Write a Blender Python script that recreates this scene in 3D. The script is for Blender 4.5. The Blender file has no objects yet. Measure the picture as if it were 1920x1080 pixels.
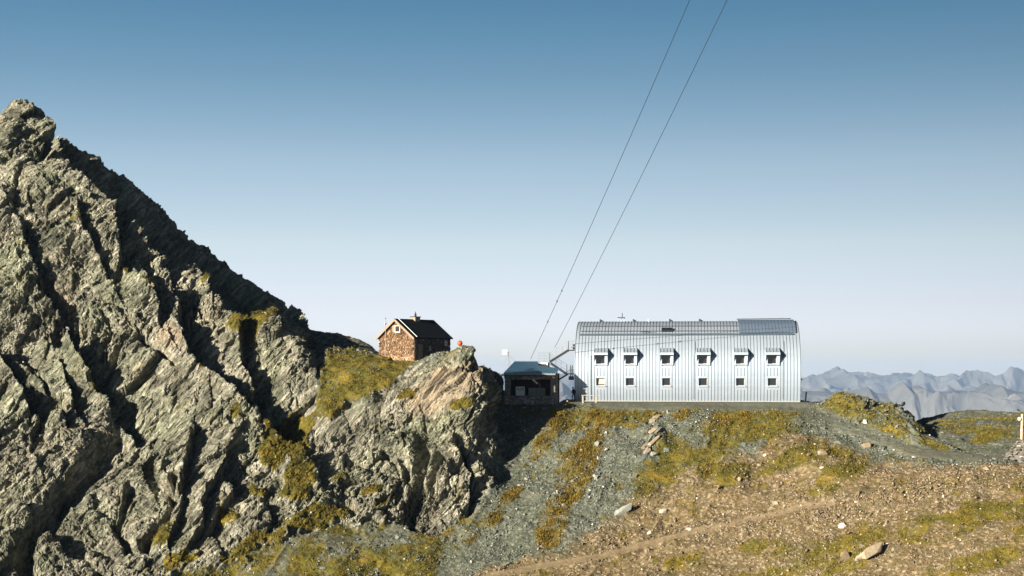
import bpy, bmesh, math, random
import numpy as np
from mathutils import Vector, Matrix

random.seed(7)
SC = bpy.context.scene
COL = SC.collection
R = math.radians

# ------------------------------------------------------------------ camera
HOR, FPX = 690.0, 2667.0            # horizon row and focal length in pixels of the 1920 wide photograph
cam_d = bpy.data.cameras.new('camera')
cam_d.sensor_width = 36.0
cam_d.lens = 36.0 * FPX / 1920.0
cam_d.shift_y = (HOR - 540.0) / 1920.0
cam_d.clip_start = 1.0
cam_d.clip_end = 90000.0
cam = bpy.data.objects.new('camera', cam_d)
cam.location = (0, 0, 0)
cam.rotation_euler = (R(90), 0, 0)
COL.objects.link(cam)
SC.camera = cam

# ------------------------------------------------------------------ light
SUN_EL, SUN_AZ = 15.0, 47.0         # azimuth: degrees to the left of straight behind the camera
to_sun = Vector((-math.sin(R(SUN_AZ)) * math.cos(R(SUN_EL)),
                 -math.cos(R(SUN_AZ)) * math.cos(R(SUN_EL)), math.sin(R(SUN_EL))))
sun_d = bpy.data.lights.new('sun', 'SUN')
sun_d.energy = 5.0
sun_d.angle = R(0.5)
sun_d.color = (1.0, 0.90, 0.76)
sun = bpy.data.objects.new('sun', sun_d)
sun.rotation_euler = to_sun.to_track_quat('Z', 'Y').to_euler()
sun.location = (-300, -180, 90)
COL.objects.link(sun)

world = bpy.data.worlds.new('World')
SC.world = world
world.use_nodes = True
wn, wl = world.node_tree.nodes, world.node_tree.links
wn.clear()
sky = wn.new('ShaderNodeTexSky')
sky.sky_type = 'NISHITA'
sky.sun_disc = False
sky.sun_elevation = R(SUN_EL)
sky.sun_rotation = math.atan2(to_sun.x, to_sun.y)
sky.altitude = 2800.0
sky.air_density = 1.0
sky.dust_density = 1.0
sky.ozone_density = 2.5
bg = wn.new('ShaderNodeBackground')
bg.inputs['Strength'].default_value = 0.067
wo = wn.new('ShaderNodeOutputWorld')
geo = wn.new('ShaderNodeTexCoord')
sep = wn.new('ShaderNodeSeparateXYZ')
wl.new(geo.outputs['Generated'], sep.inputs[0])
rmp = wn.new('ShaderNodeValToRGB')              # thin high-mountain air: pale at the horizon, deep overhead
SKY_STOPS = [(0.007, (0.59, 0.537, 0.618)), (0.026, (0.737, 0.604, 0.675)), (0.045, (0.839, 0.629, 0.626)), (0.085, (0.965, 0.703, 0.57)), (0.14, (0.862, 0.682, 0.54)), (0.198, (0.549, 0.562, 0.472)), (0.246, (0.366, 0.484, 0.439)), (0.4, (0.118, 0.173, 0.19)), (0.8, (0.054, 0.068, 0.082))]
for k_, (p_, c_) in enumerate(SKY_STOPS):
    if k_ > 1: rmp.color_ramp.elements.new(p_)
    rmp.color_ramp.elements[k_].position = p_
    rmp.color_ramp.elements[k_].color = (*c_, 1)
wl.new(sep.outputs['Z'], rmp.inputs[0])
mul = wn.new('ShaderNodeMix')
mul.data_type = 'RGBA'
mul.blend_type = 'MULTIPLY'
mul.inputs[0].default_value = 1.0
wl.new(sky.outputs[0], mul.inputs[6])
wl.new(rmp.outputs[0], mul.inputs[7])
lr = wn.new('ShaderNodeMath')                    # brighter towards the sun's side
lr.operation = 'MULTIPLY_ADD'
lr.inputs[1].default_value = -0.8
lr.inputs[2].default_value = 1.056
wl.new(sep.outputs['X'], lr.inputs[0])
lrc = wn.new('ShaderNodeClamp')
lrc.inputs['Min'].default_value = 0.6
lrc.inputs['Max'].default_value = 1.3
wl.new(lr.outputs[0], lrc.inputs[0])
mul2 = wn.new('ShaderNodeMix')
mul2.data_type = 'RGBA'
mul2.blend_type = 'MULTIPLY'
mul2.inputs[0].default_value = 1.0
wl.new(mul.outputs[2], mul2.inputs[6])
wl.new(lrc.outputs[0], mul2.inputs[7])
wl.new(mul2.outputs[2], bg.inputs[0])
wl.new(bg.outputs[0], wo.inputs[0])

SC.view_settings.view_transform = 'Standard'
SC.view_settings.look = 'None'
SC.view_settings.exposure = 1.55
SC.view_settings.gamma = 1.0
SC.view_settings.use_curve_mapping = False
SC.cycles.use_denoising = True
SC.cycles.denoiser = 'OPENIMAGEDENOISE'
SC.cycles.denoising_input_passes = 'RGB_ALBEDO_NORMAL'
SC.cycles.denoising_prefilter = 'ACCURATE'
SC.cycles.max_bounces = 5
SC.cycles.diffuse_bounces = 1
SC.cycles.glossy_bounces = 3
SC.cycles.transmission_bounces = 2
SC.cycles.volume_bounces = 0
SC.cycles.transparent_max_bounces = 6
SC.cycles.caustics_reflective = False
SC.cycles.caustics_refractive = False


# ------------------------------------------------------------------ helpers
def P(px, py, Y):
    return Vector(((px - 960.0) / FPX * Y, Y, (HOR - py) / FPX * Y))


def tag(o, label=None, cat=None, group=None, kind=None):
    if label: o['label'] = label
    if cat: o['category'] = cat
    if group: o['group'] = group
    if kind: o['kind'] = kind
    return o


def thing(name, loc, label, cat, group=None, rotz=0.0):
    o = bpy.data.objects.new(name, None)
    o.empty_display_size = 0.3
    COL.objects.link(o)
    o.location = loc
    o.rotation_euler = (0, 0, rotz)
    return tag(o, label, cat, group)


class MB:
    """collects shapes in one mesh; optional value per piece goes to the attribute 'tone'"""
    def __init__(self):
        self.v, self.f, self.t = [], [], []

    def add(self, verts, faces, tone=0.5):
        n = len(self.v)
        self.v += [tuple(p) for p in verts]
        self.f += [tuple(i + n for i in f) for f in faces]
        self.t += [tone] * len(verts)

    def box(self, lo, hi, tone=0.5, M=None):
        x0, y0, z0 = lo
        x1, y1, z1 = hi
        vs = [Vector(p) for p in ((x0, y0, z0), (x1, y0, z0), (x1, y1, z0), (x0, y1, z0),
                                  (x0, y0, z1), (x1, y0, z1), (x1, y1, z1), (x0, y1, z1))]
        if M is not None: vs = [M @ p for p in vs]
        self.add(vs, [(0, 3, 2, 1), (4, 5, 6, 7), (0, 1, 5, 4), (1, 2, 6, 5), (2, 3, 7, 6), (3, 0, 4, 7)], tone)

    def bar(self, a, b, w, h=None, up=(0, 0, 1), tone=0.5):
        """square bar from a to b"""
        a, b = Vector(a), Vector(b)
        h = w if h is None else h
        d = (b - a).normalized()
        u = Vector(up)
        if abs(d.dot(u)) > 0.98: u = Vector((0, 1, 0))
        s = d.cross(u).normalized()
        u = s.cross(d).normalized()
        vs = []
        for c in (a, b):
            for i, j in ((-1, -1), (1, -1), (1, 1), (-1, 1)):
                vs.append(c + s * (i * w / 2) + u * (j * h / 2))
        self.add(vs, [(3, 2, 1, 0), (4, 5, 6, 7), (0, 1, 5, 4), (1, 2, 6, 5), (2, 3, 7, 6), (3, 0, 4, 7)], tone)

    def tube(self, pts, r, n=8, tone=0.5):
        pts = [Vector(p) for p in pts]
        rs = r if isinstance(r, (list, tuple)) else [r] * len(pts)
        vs, fs = [], []
        for i, p in enumerate(pts):
            d = (pts[min(i + 1, len(pts) - 1)] - pts[max(i - 1, 0)]).normalized()
            u = Vector((0, 0, 1)) if abs(d.z) < 0.95 else Vector((0, 1, 0))
            s = d.cross(u).normalized()
            u = s.cross(d)
            for k in range(n):
                a = 2 * math.pi * k / n
                vs.append(p + (s * math.cos(a) + u * math.sin(a)) * rs[i])
        for i in range(len(pts) - 1):
            for k in range(n):
                fs.append((i * n + k, i * n + (k + 1) % n, (i + 1) * n + (k + 1) % n, (i + 1) * n + k))
        fs.append(tuple(range(n - 1, -1, -1)))
        fs.append(tuple((len(pts) - 1) * n + k for k in range(n)))
        self.add(vs, fs, tone)

    def lathe(self, prof, c=(0, 0, 0), n=20, tone=0.5):
        c = Vector(c)
        vs, fs = [], []
        for r, z in prof:
            for k in range(n):
                a = 2 * math.pi * k / n
                vs.append(c + Vector((r * math.cos(a), r * math.sin(a), z)))
        for i in range(len(prof) - 1):
            for k in range(n):
                fs.append((i * n + k, i * n + (k + 1) % n, (i + 1) * n + (k + 1) % n, (i + 1) * n + k))
        fs.append(tuple(range(n - 1, -1, -1)))
        fs.append(tuple((len(prof) - 1) * n + k for k in range(n)))
        self.add(vs, fs, tone)

    def build(self, name, mat, parent=None, smooth=False):
        me = bpy.data.meshes.new(name)
        me.from_pydata(self.v, [], self.f)
        at = me.attributes.new('tone', 'FLOAT', 'POINT')
        at.data.foreach_set('value', np.array(self.t, dtype=np.float32))
        me.materials.append(mat)
        if smooth:
            me.polygons.foreach_set('use_smooth', [True] * len(me.polygons))
        me.update()
        o = bpy.data.objects.new(name, me)
        COL.objects.link(o)
        if parent is not None: o.parent = parent
        return o


# ------------------------------------------------------------------ materials
class NT:
    def __init__(self, name):
        self.m = bpy.data.materials.new(name)
        self.m.use_nodes = True
        self.n, self.l = self.m.node_tree.nodes, self.m.node_tree.links
        self.n.clear()
        self.out = self.n.new('ShaderNodeOutputMaterial')
        self.b = self.n.new('ShaderNodeBsdfPrincipled')
        self.l.new(self.b.outputs[0], self.out.inputs[0])

    def _set(self, sock, v):
        if hasattr(v, 'outputs'): v = v.outputs[0]
        if hasattr(v, 'links'): self.l.new(v, sock)
        elif isinstance(v, (tuple, list)) and len(v) == 3 and len(sock.default_value) == 4: sock.default_value = (*v, 1.0)
        else: sock.default_value = v

    def attr(self, name):
        a = self.n.new('ShaderNodeAttribute'); a.attribute_name = name
        return a.outputs['Fac']

    def coord(self, kind='Object', scale=(1, 1, 1), rot=(0, 0, 0)):
        t = self.n.new('ShaderNodeTexCoord'); mp = self.n.new('ShaderNodeMapping')
        mp.inputs['Scale'].default_value = scale; mp.inputs['Rotation'].default_value = rot
        self.l.new(t.outputs[kind], mp.inputs[0])
        return mp.outputs[0]

    def noise(self, vec, scale, detail=4.0, rough=0.55, dist=0.0):
        t = self.n.new('ShaderNodeTexNoise')
        t.inputs['Scale'].default_value = scale; t.inputs['Detail'].default_value = detail
        t.inputs['Roughness'].default_value = rough; t.inputs['Distortion'].default_value = dist
        self.l.new(vec, t.inputs['Vector'])
        return t.outputs[0]

    def voro(self, vec, scale, feature='F1', out='Distance'):
        t = self.n.new('ShaderNodeTexVoronoi'); t.feature = feature
        t.inputs['Scale'].default_value = scale
        self.l.new(vec, t.inputs['Vector'])
        return t.outputs[out]

    def ramp(self, fac, stops, interp='LINEAR'):
        r = self.n.new('ShaderNodeValToRGB'); r.color_ramp.interpolation = interp
        e = r.color_ramp.elements
        while len(e) < len(stops): e.new(0.5)
        for k, (p, c) in enumerate(stops):
            e[k].position = p
            e[k].color = (c, c, c, 1) if not isinstance(c, (tuple, list)) else (*c, 1)
        self._set(r.inputs[0], fac)
        return r.outputs[0]

    def mix(self, fac, a, b, mode='MIX'):
        x = self.n.new('ShaderNodeMix'); x.data_type = 'RGBA'; x.blend_type = mode
        self._set(x.inputs[0], fac); self._set(x.inputs[6], a); self._set(x.inputs[7], b)
        return x.outputs[2]

    def math(self, op, a, b=0.0, clamp=False):
        x = self.n.new('ShaderNodeMath'); x.operation = op; x.use_clamp = clamp
        self._set(x.inputs[0], a); self._set(x.inputs[1], b)
        return x.outputs[0]

    def bump(self, h, strength=0.5, dist=0.1, prev=None):
        x = self.n.new('ShaderNodeBump')
        x.inputs['Strength'].default_value = strength; x.inputs['Distance'].default_value = dist
        self._set(x.inputs['Height'], h)
        if prev is not None: self.l.new(prev, x.inputs['Normal'])
        return x.outputs[0]

    def done(self, color, rough=0.8, metal=0.0, normal=None, spec=0.3):
        self._set(self.b.inputs['Base Color'], color)
        self._set(self.b.inputs['Roughness'], rough)
        self._set(self.b.inputs['Metallic'], metal)
        self.b.inputs['Specular IOR Level'].default_value = spec
        if normal is not None: self.l.new(normal, self.b.inputs['Normal'])
        return self.m


def plain(name, c, rough=0.7, metal=0.0, var=0.25, scale=3.0, spec=0.3, bump=0.0):
    """a paint, timber or metal with blotches of wear"""
    t = NT(name)
    co = t.coord('Object')
    nz = t.noise(co, scale, 6.0, 0.6)
    fac = t.ramp(nz, [(0.25, 1.0 - var), (0.75, 1.0 + var * 0.4)])
    col = t.mix(1.0, c, fac, 'MULTIPLY')
    nrm = t.bump(t.noise(co, scale * 8, 4.0), bump, 0.02) if bump else None
    return t.done(col, rough, metal, nrm, spec)


def toned(name, stops, rough=0.75, metal=0.0, grain=(1, 1, 1), gs=6.0, spec=0.25):
    """colour of each piece from its tone, with grain"""
    t = NT(name)
    co = t.coord('Object', grain)
    nz = t.noise(co, gs, 5.0, 0.65)
    base = t.ramp(t.attr('tone'), stops)
    col = t.mix(1.0, base, t.ramp(nz, [(0.25, 0.6), (0.7, 1.1)]), 'MULTIPLY')
    return t.done(col, rough, metal, t.bump(nz, 0.4, 0.02), spec)

# ------------------------------------------------------------------ terrain: numeric tools
f32 = np.float32


def hsh(ix, iy, iz, seed):
    h = (ix.astype(np.uint32) * np.uint32(374761393)) ^ (iy.astype(np.uint32) * np.uint32(668265263)) ^ \
        (iz.astype(np.uint32) * np.uint32(2147483647 - 61)) ^ np.uint32((seed * 2654435761) & 0xffffffff)
    h = (h ^ (h >> np.uint32(13))) * np.uint32(1274126177)
    h = (h ^ (h >> np.uint32(16))) * np.uint32(2246822519)
    return (h ^ (h >> np.uint32(15)))


def h01(ix, iy, iz, seed):
    return (hsh(ix, iy, iz, seed) & np.uint32(0xffffff)).astype(f32) * f32(1.0 / 16777215.0)


def vnoise(x, y, z, seed=0):
    """value noise, -1..1"""
    ix, iy, iz = np.floor(x), np.floor(y), np.floor(z)
    fx, fy, fz = (x - ix).astype(f32), (y - iy).astype(f32), (z - iz).astype(f32)
    ix, iy, iz = ix.astype(np.int32), iy.astype(np.int32), iz.astype(np.int32)
    fx, fy, fz = fx * fx * (3 - 2 * fx), fy * fy * (3 - 2 * fy), fz * fz * (3 - 2 * fz)
    r = 0
    for a in (0, 1):
        wa = fx if a else 1 - fx
        for b in (0, 1):
            wb = fy if b else 1 - fy
            for c in (0, 1):
                wc = fz if c else 1 - fz
                r = r + wa * wb * wc * h01(ix + a, iy + b, iz + c, seed)
    return r * 2 - 1


def fbm(x, y, z, octaves=4, seed=0, gain=0.5):
    r, a, s = 0, 1.0, 1.0
    for o in range(octaves):
        r = r + f32(a) * vnoise(x * s + 17.3 * o, y * s - 9.1 * o, z * s + 4.7 * o, seed + o)
        a *= gain
        s *= 2.03
    return r


def facets(x, y, z, seed=0, tilt=1.0, step=1.0, crack=0.0, cw=0.1):
    """broken rock: every cell of a jittered lattice is a tilted plane with its own offset"""
    ix, iy, iz = np.floor(x).astype(np.int32), np.floor(y).astype(np.int32), np.floor(z).astype(np.int32)
    best = np.full(x.shape, 1e9, f32)
    second = np.full(x.shape, 1e9, f32)
    val = np.zeros(x.shape, f32)
    for a in (-1, 0, 1):
        for b in (-1, 0, 1):
            for c in (-1, 0, 1):
                jx, jy, jz = ix + a, iy + b, iz + c
                h = hsh(jx, jy, jz, seed)
                dx = (x - jx - (h & np.uint32(255)).astype(f32) / 255).astype(f32)
                dy = (y - jy - ((h >> np.uint32(8)) & np.uint32(255)).astype(f32) / 255).astype(f32)
                dz = (z - jz - ((h >> np.uint32(16)) & np.uint32(255)).astype(f32) / 255).astype(f32)
                d = dx * dx + dy * dy + dz * dz
                m = d < best
                second = np.where(m, best, np.minimum(second, d))
                if not m.any(): continue
                best[m] = d[m]
                h2 = hsh(jx[m], jy[m], jz[m], seed + 91)
                t1 = (h2 & np.uint32(255)).astype(f32) / 127.5 - 1
                t2 = ((h2 >> np.uint32(8)) & np.uint32(255)).astype(f32) / 127.5 - 1
                t3 = ((h2 >> np.uint32(16)) & np.uint32(255)).astype(f32) / 127.5 - 1
                o = ((h2 >> np.uint32(24)) & np.uint32(255)).astype(f32) / 127.5 - 1
                val[m] = step * o + tilt * (t1 * dx[m] + t2 * dy[m] + t3 * dz[m])
    if crack:
        val = val - crack * np.exp(-(np.sqrt(second) - np.sqrt(best)) / cw)
    return val


def sstep(a, b, x):
    t = np.clip((x - a) / (b - a), 0, 1)
    return t * t * (3 - 2 * t)


# ------------------------------------------------------------------ terrain: the lie of the land
# seen profiles: column -> [(row, distance)], and hidden ground: (column, distance, height)
PROF = {
    -200: [(1300, 119), (1080, 134), (900, 144), (700, 157), (500, 172), (420, 190)],
    -60: [(1080, 134), (900, 144), (700, 157), (500, 170), (370, 181), (270, 191)],
    0: [(1300, 119), (1080, 134), (900, 144), (700, 157), (500, 170), (330, 181), (212, 193)],
    40: [(300, 182), (184, 195)],
    100: [(1080, 134), (850, 147), (650, 160), (450, 173), (310, 181), (278, 189), (246, 198)],
    150: [(340, 179), (318, 188), (283, 199)],
    200: [(1080, 135), (850, 149), (700, 158), (550, 167), (425, 174), (374, 186), (322, 200)],
    250: [(440, 173.5), (398, 186), (350, 200)],
    300: [(1080, 136), (900, 147), (720, 157), (560, 167), (465, 173), (432, 186), (390, 201)],
    350: [(494, 173), (463, 186), (436, 200)],
    400: [(1300, 123), (1080, 137), (950, 144), (800, 153), (650, 161), (540, 169), (508, 174), (494, 186), (476, 200)],
    450: [(640, 162), (575, 167), (540, 183), (513, 199)],
    500: [(1080, 137), (1000, 142), (900, 148), (800, 154), (700, 158.5), (600, 164), (583, 167), (566, 182), (548, 196)],
    560: [(1080, 138), (900, 148), (700, 160), (650, 162.5), (618, 168), (582, 192)],
    600: [(1080, 138), (1000, 143), (900, 149), (780, 156), (720, 160), (690, 163), (644, 174), (607, 188)],
    650: [(760, 157.5), (700, 161), (657, 168), (628, 182)],
    700: [(1300, 124), (1080, 139), (980, 146), (860, 152), (760, 157), (700, 161.5), (664, 167), (648, 181)],
    777: [(960, 148), (850, 153), (760, 157), (700, 161), (680, 164), (673, 168)],
    850: [(1080, 139), (970, 147), (860, 151), (760, 154), (700, 156.5), (662, 160), (660, 168)],
    872: [(900, 149.5), (760, 153.8), (700, 156), (659, 159), (658, 162)],
    893: [(955, 147.8), (860, 151), (760, 153.5), (690, 156), (660, 159)],
    915: [(945, 148.6), (890, 153), (840, 158)],
    930: [(1080, 138.4), (900, 152.5), (850, 157), (800, 162), (760, 167), (714, 176)],
    905: [(701, 176)],
    970: [(900, 152.3), (830, 158), (790, 162.5), (765, 166.2), (759, 168), (757, 176)],
    1040: [(1300, 124), (1080, 138.5), (930, 149.5), (830, 157.5), (785, 162), (766, 164.5), (757, 168), (756, 174)],
    1150: [(1080, 138.8), (926, 149.8), (830, 157), (777, 162.8), (762, 165.3), (754, 169)],
    1300: [(1300, 124.5), (1080, 138.5), (926, 149.5), (820, 158), (772, 163.2), (760, 165.6), (753.5, 169.5)],
    1450: [(1080, 137), (920, 149), (830, 157), (778, 163), (761, 167), (754.5, 170)],
    1600: [(1300, 122), (1080, 133), (950, 143.5), (880, 150), (840, 155), (812, 159), (785, 164), (759, 168)],
    1700: [(1080, 131), (950, 141), (880, 148.5), (850, 152.5), (828, 156.5), (800, 162), (783, 167)],
    1745: [(838, 154.5), (815, 158)],
    1800: [(1300, 118), (1080, 129), (950, 138.5), (880, 146), (858, 150), (838, 155), (805, 166), (788, 176), (778, 185)],
    1720: [(797, 178)],
    1760: [(787, 181)],
    1900: [(1080, 128), (950, 137.5), (880, 145.5), (852, 151), (820, 160), (795, 172), (780, 185)],
    2120: [(1300, 114), (1080, 126), (880, 143), (840, 153), (785, 184)],
}
HID = [(-200, 215, 6), (0, 214, 12), (0, 245, -30), (100, 218, 10), (200, 220, 4), (300, 220, 0), (400, 218, -3),
       (500, 213, -6), (600, 206, -8), (700, 197, -10), (400, 248, -40), (700, 230, -42), (-200, 245, -34),
       (862, 163, 1.7), (880, 163, 1.6), (884, 159.3, 1.95), (840, 164, 1.65), (895, 160.3, 1.9), (898, 162, 1.2), (820, 163, 1.5), (780, 180, -1.5), (780, 205, -24), (860, 176, -1), (893, 168, 0.6), (870, 200, -24), (915, 163, -5.5), (912, 168, -2.5),
       (930, 190, -14), (970, 186, -8), (1040, 184, -5.6), (1060, 190, -9),
       (1150, 177, -4.0), (1150, 186, -4.4), (1300, 177, -4.05), (1300, 187, -4.6), (1450, 177, -4.1), (1450, 186, -4.8),
       (1000, 215, -38), (1300, 215, -34), (1500, 178, -4.9), (1510, 190, -7.6), (1560, 180, -6.0), (1600, 176, -6.2),
       (1600, 195, -14), (1680, 176, -8.2), (1690, 188, -9.0), (1700, 197, -7.2), (1760, 199, -6.5), (1810, 201, -6.9), (1720, 214, -14), (1640, 197, -12), (1900, 205, -12.5), (1600, 225, -42),
       (1900, 225, -40), (2120, 205, -14), (2120, 230, -42),
       (-200, 95, -52), (300, 95, -50), (800, 95, -48), (1300, 95, -48), (1800, 92, -46), (2120, 92, -46)]
cx, cy, cz = [], [], []
for px_, rows in PROF.items():
    for py_, Y_ in rows:
        cx.append(px_); cy.append(Y_); cz.append((HOR - py_) / FPX * Y_)
for px_, Y_, z_ in HID:
    cx.append(px_); cy.append(Y_); cz.append(z_)
cx, cy, cz = np.array(cx, float), np.array(cy, float), np.array(cz, float)
cX = (cx - 960) / FPX * cy                      # true x in metres


def kern(dx, dy):
    return np.sqrt(dx * dx + dy * dy + 0.6)


_A = kern(cX[:, None] - cX[None], cy[:, None] - cy[None])
_n = len(cX)
_B = np.stack([np.ones(_n), cX, cy], 1)
_M = np.zeros((_n + 3, _n + 3))
_M[:_n, :_n] = _A + np.eye(_n) * -0.02
_M[:_n, _n:] = _B
_M[_n:, :_n] = _B.T
_w = np.linalg.solve(_M, np.concatenate([cz, np.zeros(3)]))


def base_z(x, y):
    sh = x.shape
    x, y = x.ravel(), y.ravel()
    r = _w[_n] + _w[_n + 1] * x + _w[_n + 2] * y
    for i in range(_n):
        r = r + _w[i] * kern(x - cX[i], y - cy[i])
    return r.reshape(sh)


# columns are sight lines, rows follow the ground at an even spacing
U = np.concatenate([np.linspace(-230, -30, 40)[:-1], np.arange(-30, 1950, 1.8), np.linspace(1950, 2140, 40)])
NU, NV = len(U), 1250
Yc = np.linspace(96, 252, 320)
Uc = np.linspace(-230, 2140, 190)
Zc = base_z((Uc[:, None] - 960) / FPX * Yc[None], np.broadcast_to(Yc[None], (190, 320)))
k = np.clip(np.searchsorted(Uc, U) - 1, 0, 188)
t_ = ((U - Uc[k]) / (Uc[k + 1] - Uc[k]))[:, None]
Zu = Zc[k] * (1 - t_) + Zc[k + 1] * t_                          # NU x 300
rows_px = HOR - Zu / Yc[None] * FPX
wgt = np.where((rows_px[:, 1:] < 1120) & (Yc[None, 1:] < 206), 1.0, 0.22)
ds = np.sqrt(np.diff(Yc)[None] ** 2 + np.diff(Zu, axis=1) ** 2) * wgt
for _ in range(30):                                              # keep neighbouring columns in step
    ds[1:-1] = (ds[:-2] + 2 * ds[1:-1] + ds[2:]) / 4
S = np.concatenate([np.zeros((NU, 1)), np.cumsum(ds, 1)], 1)
gy = np.zeros((NU, NV)); gz = np.zeros((NU, NV))
for i in range(NU):
    q = np.linspace(0, S[i, -1], NV)
    gy[i] = np.interp(q, S[i], Yc)
    gz[i] = np.interp(gy[i], Yc, Zu[i])
gx = (U[:, None] - 960) / FPX * gy


def grid_normals(x, y, z):
    ax, ay, az = (np.gradient(a, axis=0) for a in (x, y, z))
    bx, by, bz = (np.gradient(a, axis=1) for a in (x, y, z))
    n = np.stack([ay * bz - az * by, az * bx - ax * bz, ax * by - ay * bx], -1)
    n /= np.linalg.norm(n, axis=-1, keepdims=True) + 1e-12
    return n


nrm = grid_normals(gx, gy, gz)
for _ in range(60):                                              # broad direction only
    nrm[1:-1] = (nrm[:-2] + nrm[1:-1] * 2 + nrm[2:]) / 4
    nrm[:, 1:-1] = (nrm[:, :-2] + nrm[:, 1:-1] * 2 + nrm[:, 2:]) / 4
nrm /= np.linalg.norm(nrm, axis=-1, keepdims=True)
qx = np.broadcast_to(U[:, None], gx.shape).astype(f32)           # where a point of the bare land is seen
qy = (HOR - gz / gy * FPX).astype(f32)
gx, gy, gz = gx.astype(f32), gy.astype(f32), gz.astype(f32)


def seg_dist(poly, x=None, y=None):
    """distance to a line and the side of it (positive to the right going along)"""
    x = qx if x is None else x
    y = qy if y is None else y
    best = np.full(x.shape, 1e9, f32)
    side = np.zeros(x.shape, f32)
    for (x0, y0), (x1, y1) in zip(poly[:-1], poly[1:]):
        dx, dy = x1 - x0, y1 - y0
        L2 = dx * dx + dy * dy
        t = np.clip(((x - x0) * dx + (y - y0) * dy) / L2, 0, 1)
        ex, ey = x - x0 - t * dx, y - y0 - t * dy
        d = ex * ex + ey * ey
        m = d < best
        best = np.where(m, d, best)
        side = np.where(m, dx * (y - y0) - dy * (x - x0), side)
    return np.sqrt(best), np.sign(side)


def in_poly(poly, x=None, y=None):
    x = qx if x is None else x
    y = qy if y is None else y
    c = np.zeros(x.shape, bool)
    for (x0, y0), (x1, y1) in zip(poly, poly[1:] + poly[:1]):
        if y0 == y1: continue
        c ^= ((y0 > y) != (y1 > y)) & (x < (x1 - x0) * (y - y0) / (y1 - y0) + x0)
    return c


def soft_poly(poly, w):
    """1 inside, 0 outside, edge w wide"""
    d, _ = seg_dist(poly + poly[:1])
    return sstep(-w, w, np.where(in_poly(poly), d, -d))


def ell(cx_, cy_, rx, ry, ang=0.0):
    """1 at the centre falling to 0 at the rim, ang: rising to the right"""
    a = math.radians(ang)
    dx, dy = qx - cx_, -(qy - cy_)
    u = dx * math.cos(a) + dy * math.sin(a)
    v = -dx * math.sin(a) + dy * math.cos(a)
    return np.clip(1 - np.sqrt((u / rx) ** 2 + (v / ry) ** 2), 0, 1)


wob = lambda s, seed, o=3: fbm(gx * s, gy * s, gz * s, o, seed)
# what is bare rock
ROCK_POLY = [(-400, 100), (60, 150), (330, 380), (560, 540), (720, 640), (706, 664), (775, 678), (850, 664),
             (880, 652), (905, 655), (925, 720), (935, 800), (932, 870), (905, 955), (850, 985), (790, 998), (730, 1000),
             (690, 1000), (640, 985), (590, 1000), (556, 1010), (500, 1030), (440, 1070), (395, 1085), (330, 1090),
             (250, 1110), (180, 1150), (-400, 1400)]
rough_edge = wob(0.35, 5, 4) * 20
dR, _ = seg_dist(ROCK_POLY + ROCK_POLY[:1])
rock = sstep(-7, 7, np.where(in_poly(ROCK_POLY), dR, -dR) + rough_edge)
rock *= 1 - sstep(176, 186, gy) * (qx > 905)
TURF = [(588, 772), (606, 690), (618, 656), (660, 652), (715, 664), (772, 676), (752, 702), (722, 728), (690, 745), (650, 765), (620, 782)]
dT, _ = seg_dist(TURF + TURF[:1])
rock *= 1 - sstep(-6, 6, np.where(in_poly(TURF), dT, -dT) + wob(0.5, 7, 3) * 9)

# grass on ledges of the rock
GR = [ell(600, 975, 110, 34, 12) * .9, ell(470, 1030, 110, 34, 22) * .9, ell(330, 1055, 70, 30, 20) * .7, ell(700, 960, 60, 24, 20) * .7, ell(468, 590, 62, 26, 12) * 1.6, ell(500, 580, 40, 16), ell(690, 925, 40, 15, 20) * .9, ell(640, 890, 40, 20, 30) * .7, ell(440, 790, 40, 30, 40) * .6,
      ell(545, 805, 75, 60, 30) * 1.15, ell(515, 860, 60, 55, 40) * .9, ell(560, 905, 60, 50, 30) * .8, ell(480, 920, 40, 50, 40) * .6, ell(868, 760, 30, 14, 20), ell(760, 740, 30, 18, 30) * .8,
      ell(390, 510, 40, 14, 15) * .7, ell(240, 510, 50, 30, 10) * .5, ell(60, 470, 60, 50) * .35, ell(300, 1010, 70, 40, 30) * .8,
      ell(430, 960, 40, 50, 40) * .7, ell(140, 420, 60, 40) * .4, ell(560, 870, 30, 60, 0) * .7]
gl = np.maximum.reduce(GR)
ledge = sstep(0.22, 0.52, gl + wob(0.45, 31, 4) * 0.24 + wob(1.6, 32, 3) * .12) * rock

# ------------------------------------------------------------------ terrain: relief
disp = np.zeros(gx.shape, f32)


WOBX, WOBY = wob(0.13, 71, 5) * 20, wob(0.13, 72, 5) * 20


def step_(poly, w, A, back=0.35, taper=True):
    """a drop: the side right of the line lies A metres lower, fading over w"""
    global disp
    wx, wy = qx + WOBX, qy + WOBY
    d, s = seg_dist(poly, wx, wy)
    up = np.where(s > 0, -A * np.exp(-np.maximum(d - 3, 0) / w), A * back * np.exp(-d / w))
    disp = disp + (up * rock).astype(f32)


def cut_(poly, w, A):
    global disp
    wx, wy = qx + WOBX, qy + WOBY
    d, s = seg_dist(poly, wx, wy)
    disp = disp - (A * np.exp(-(d / w) ** 2) * rock).astype(f32)


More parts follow.
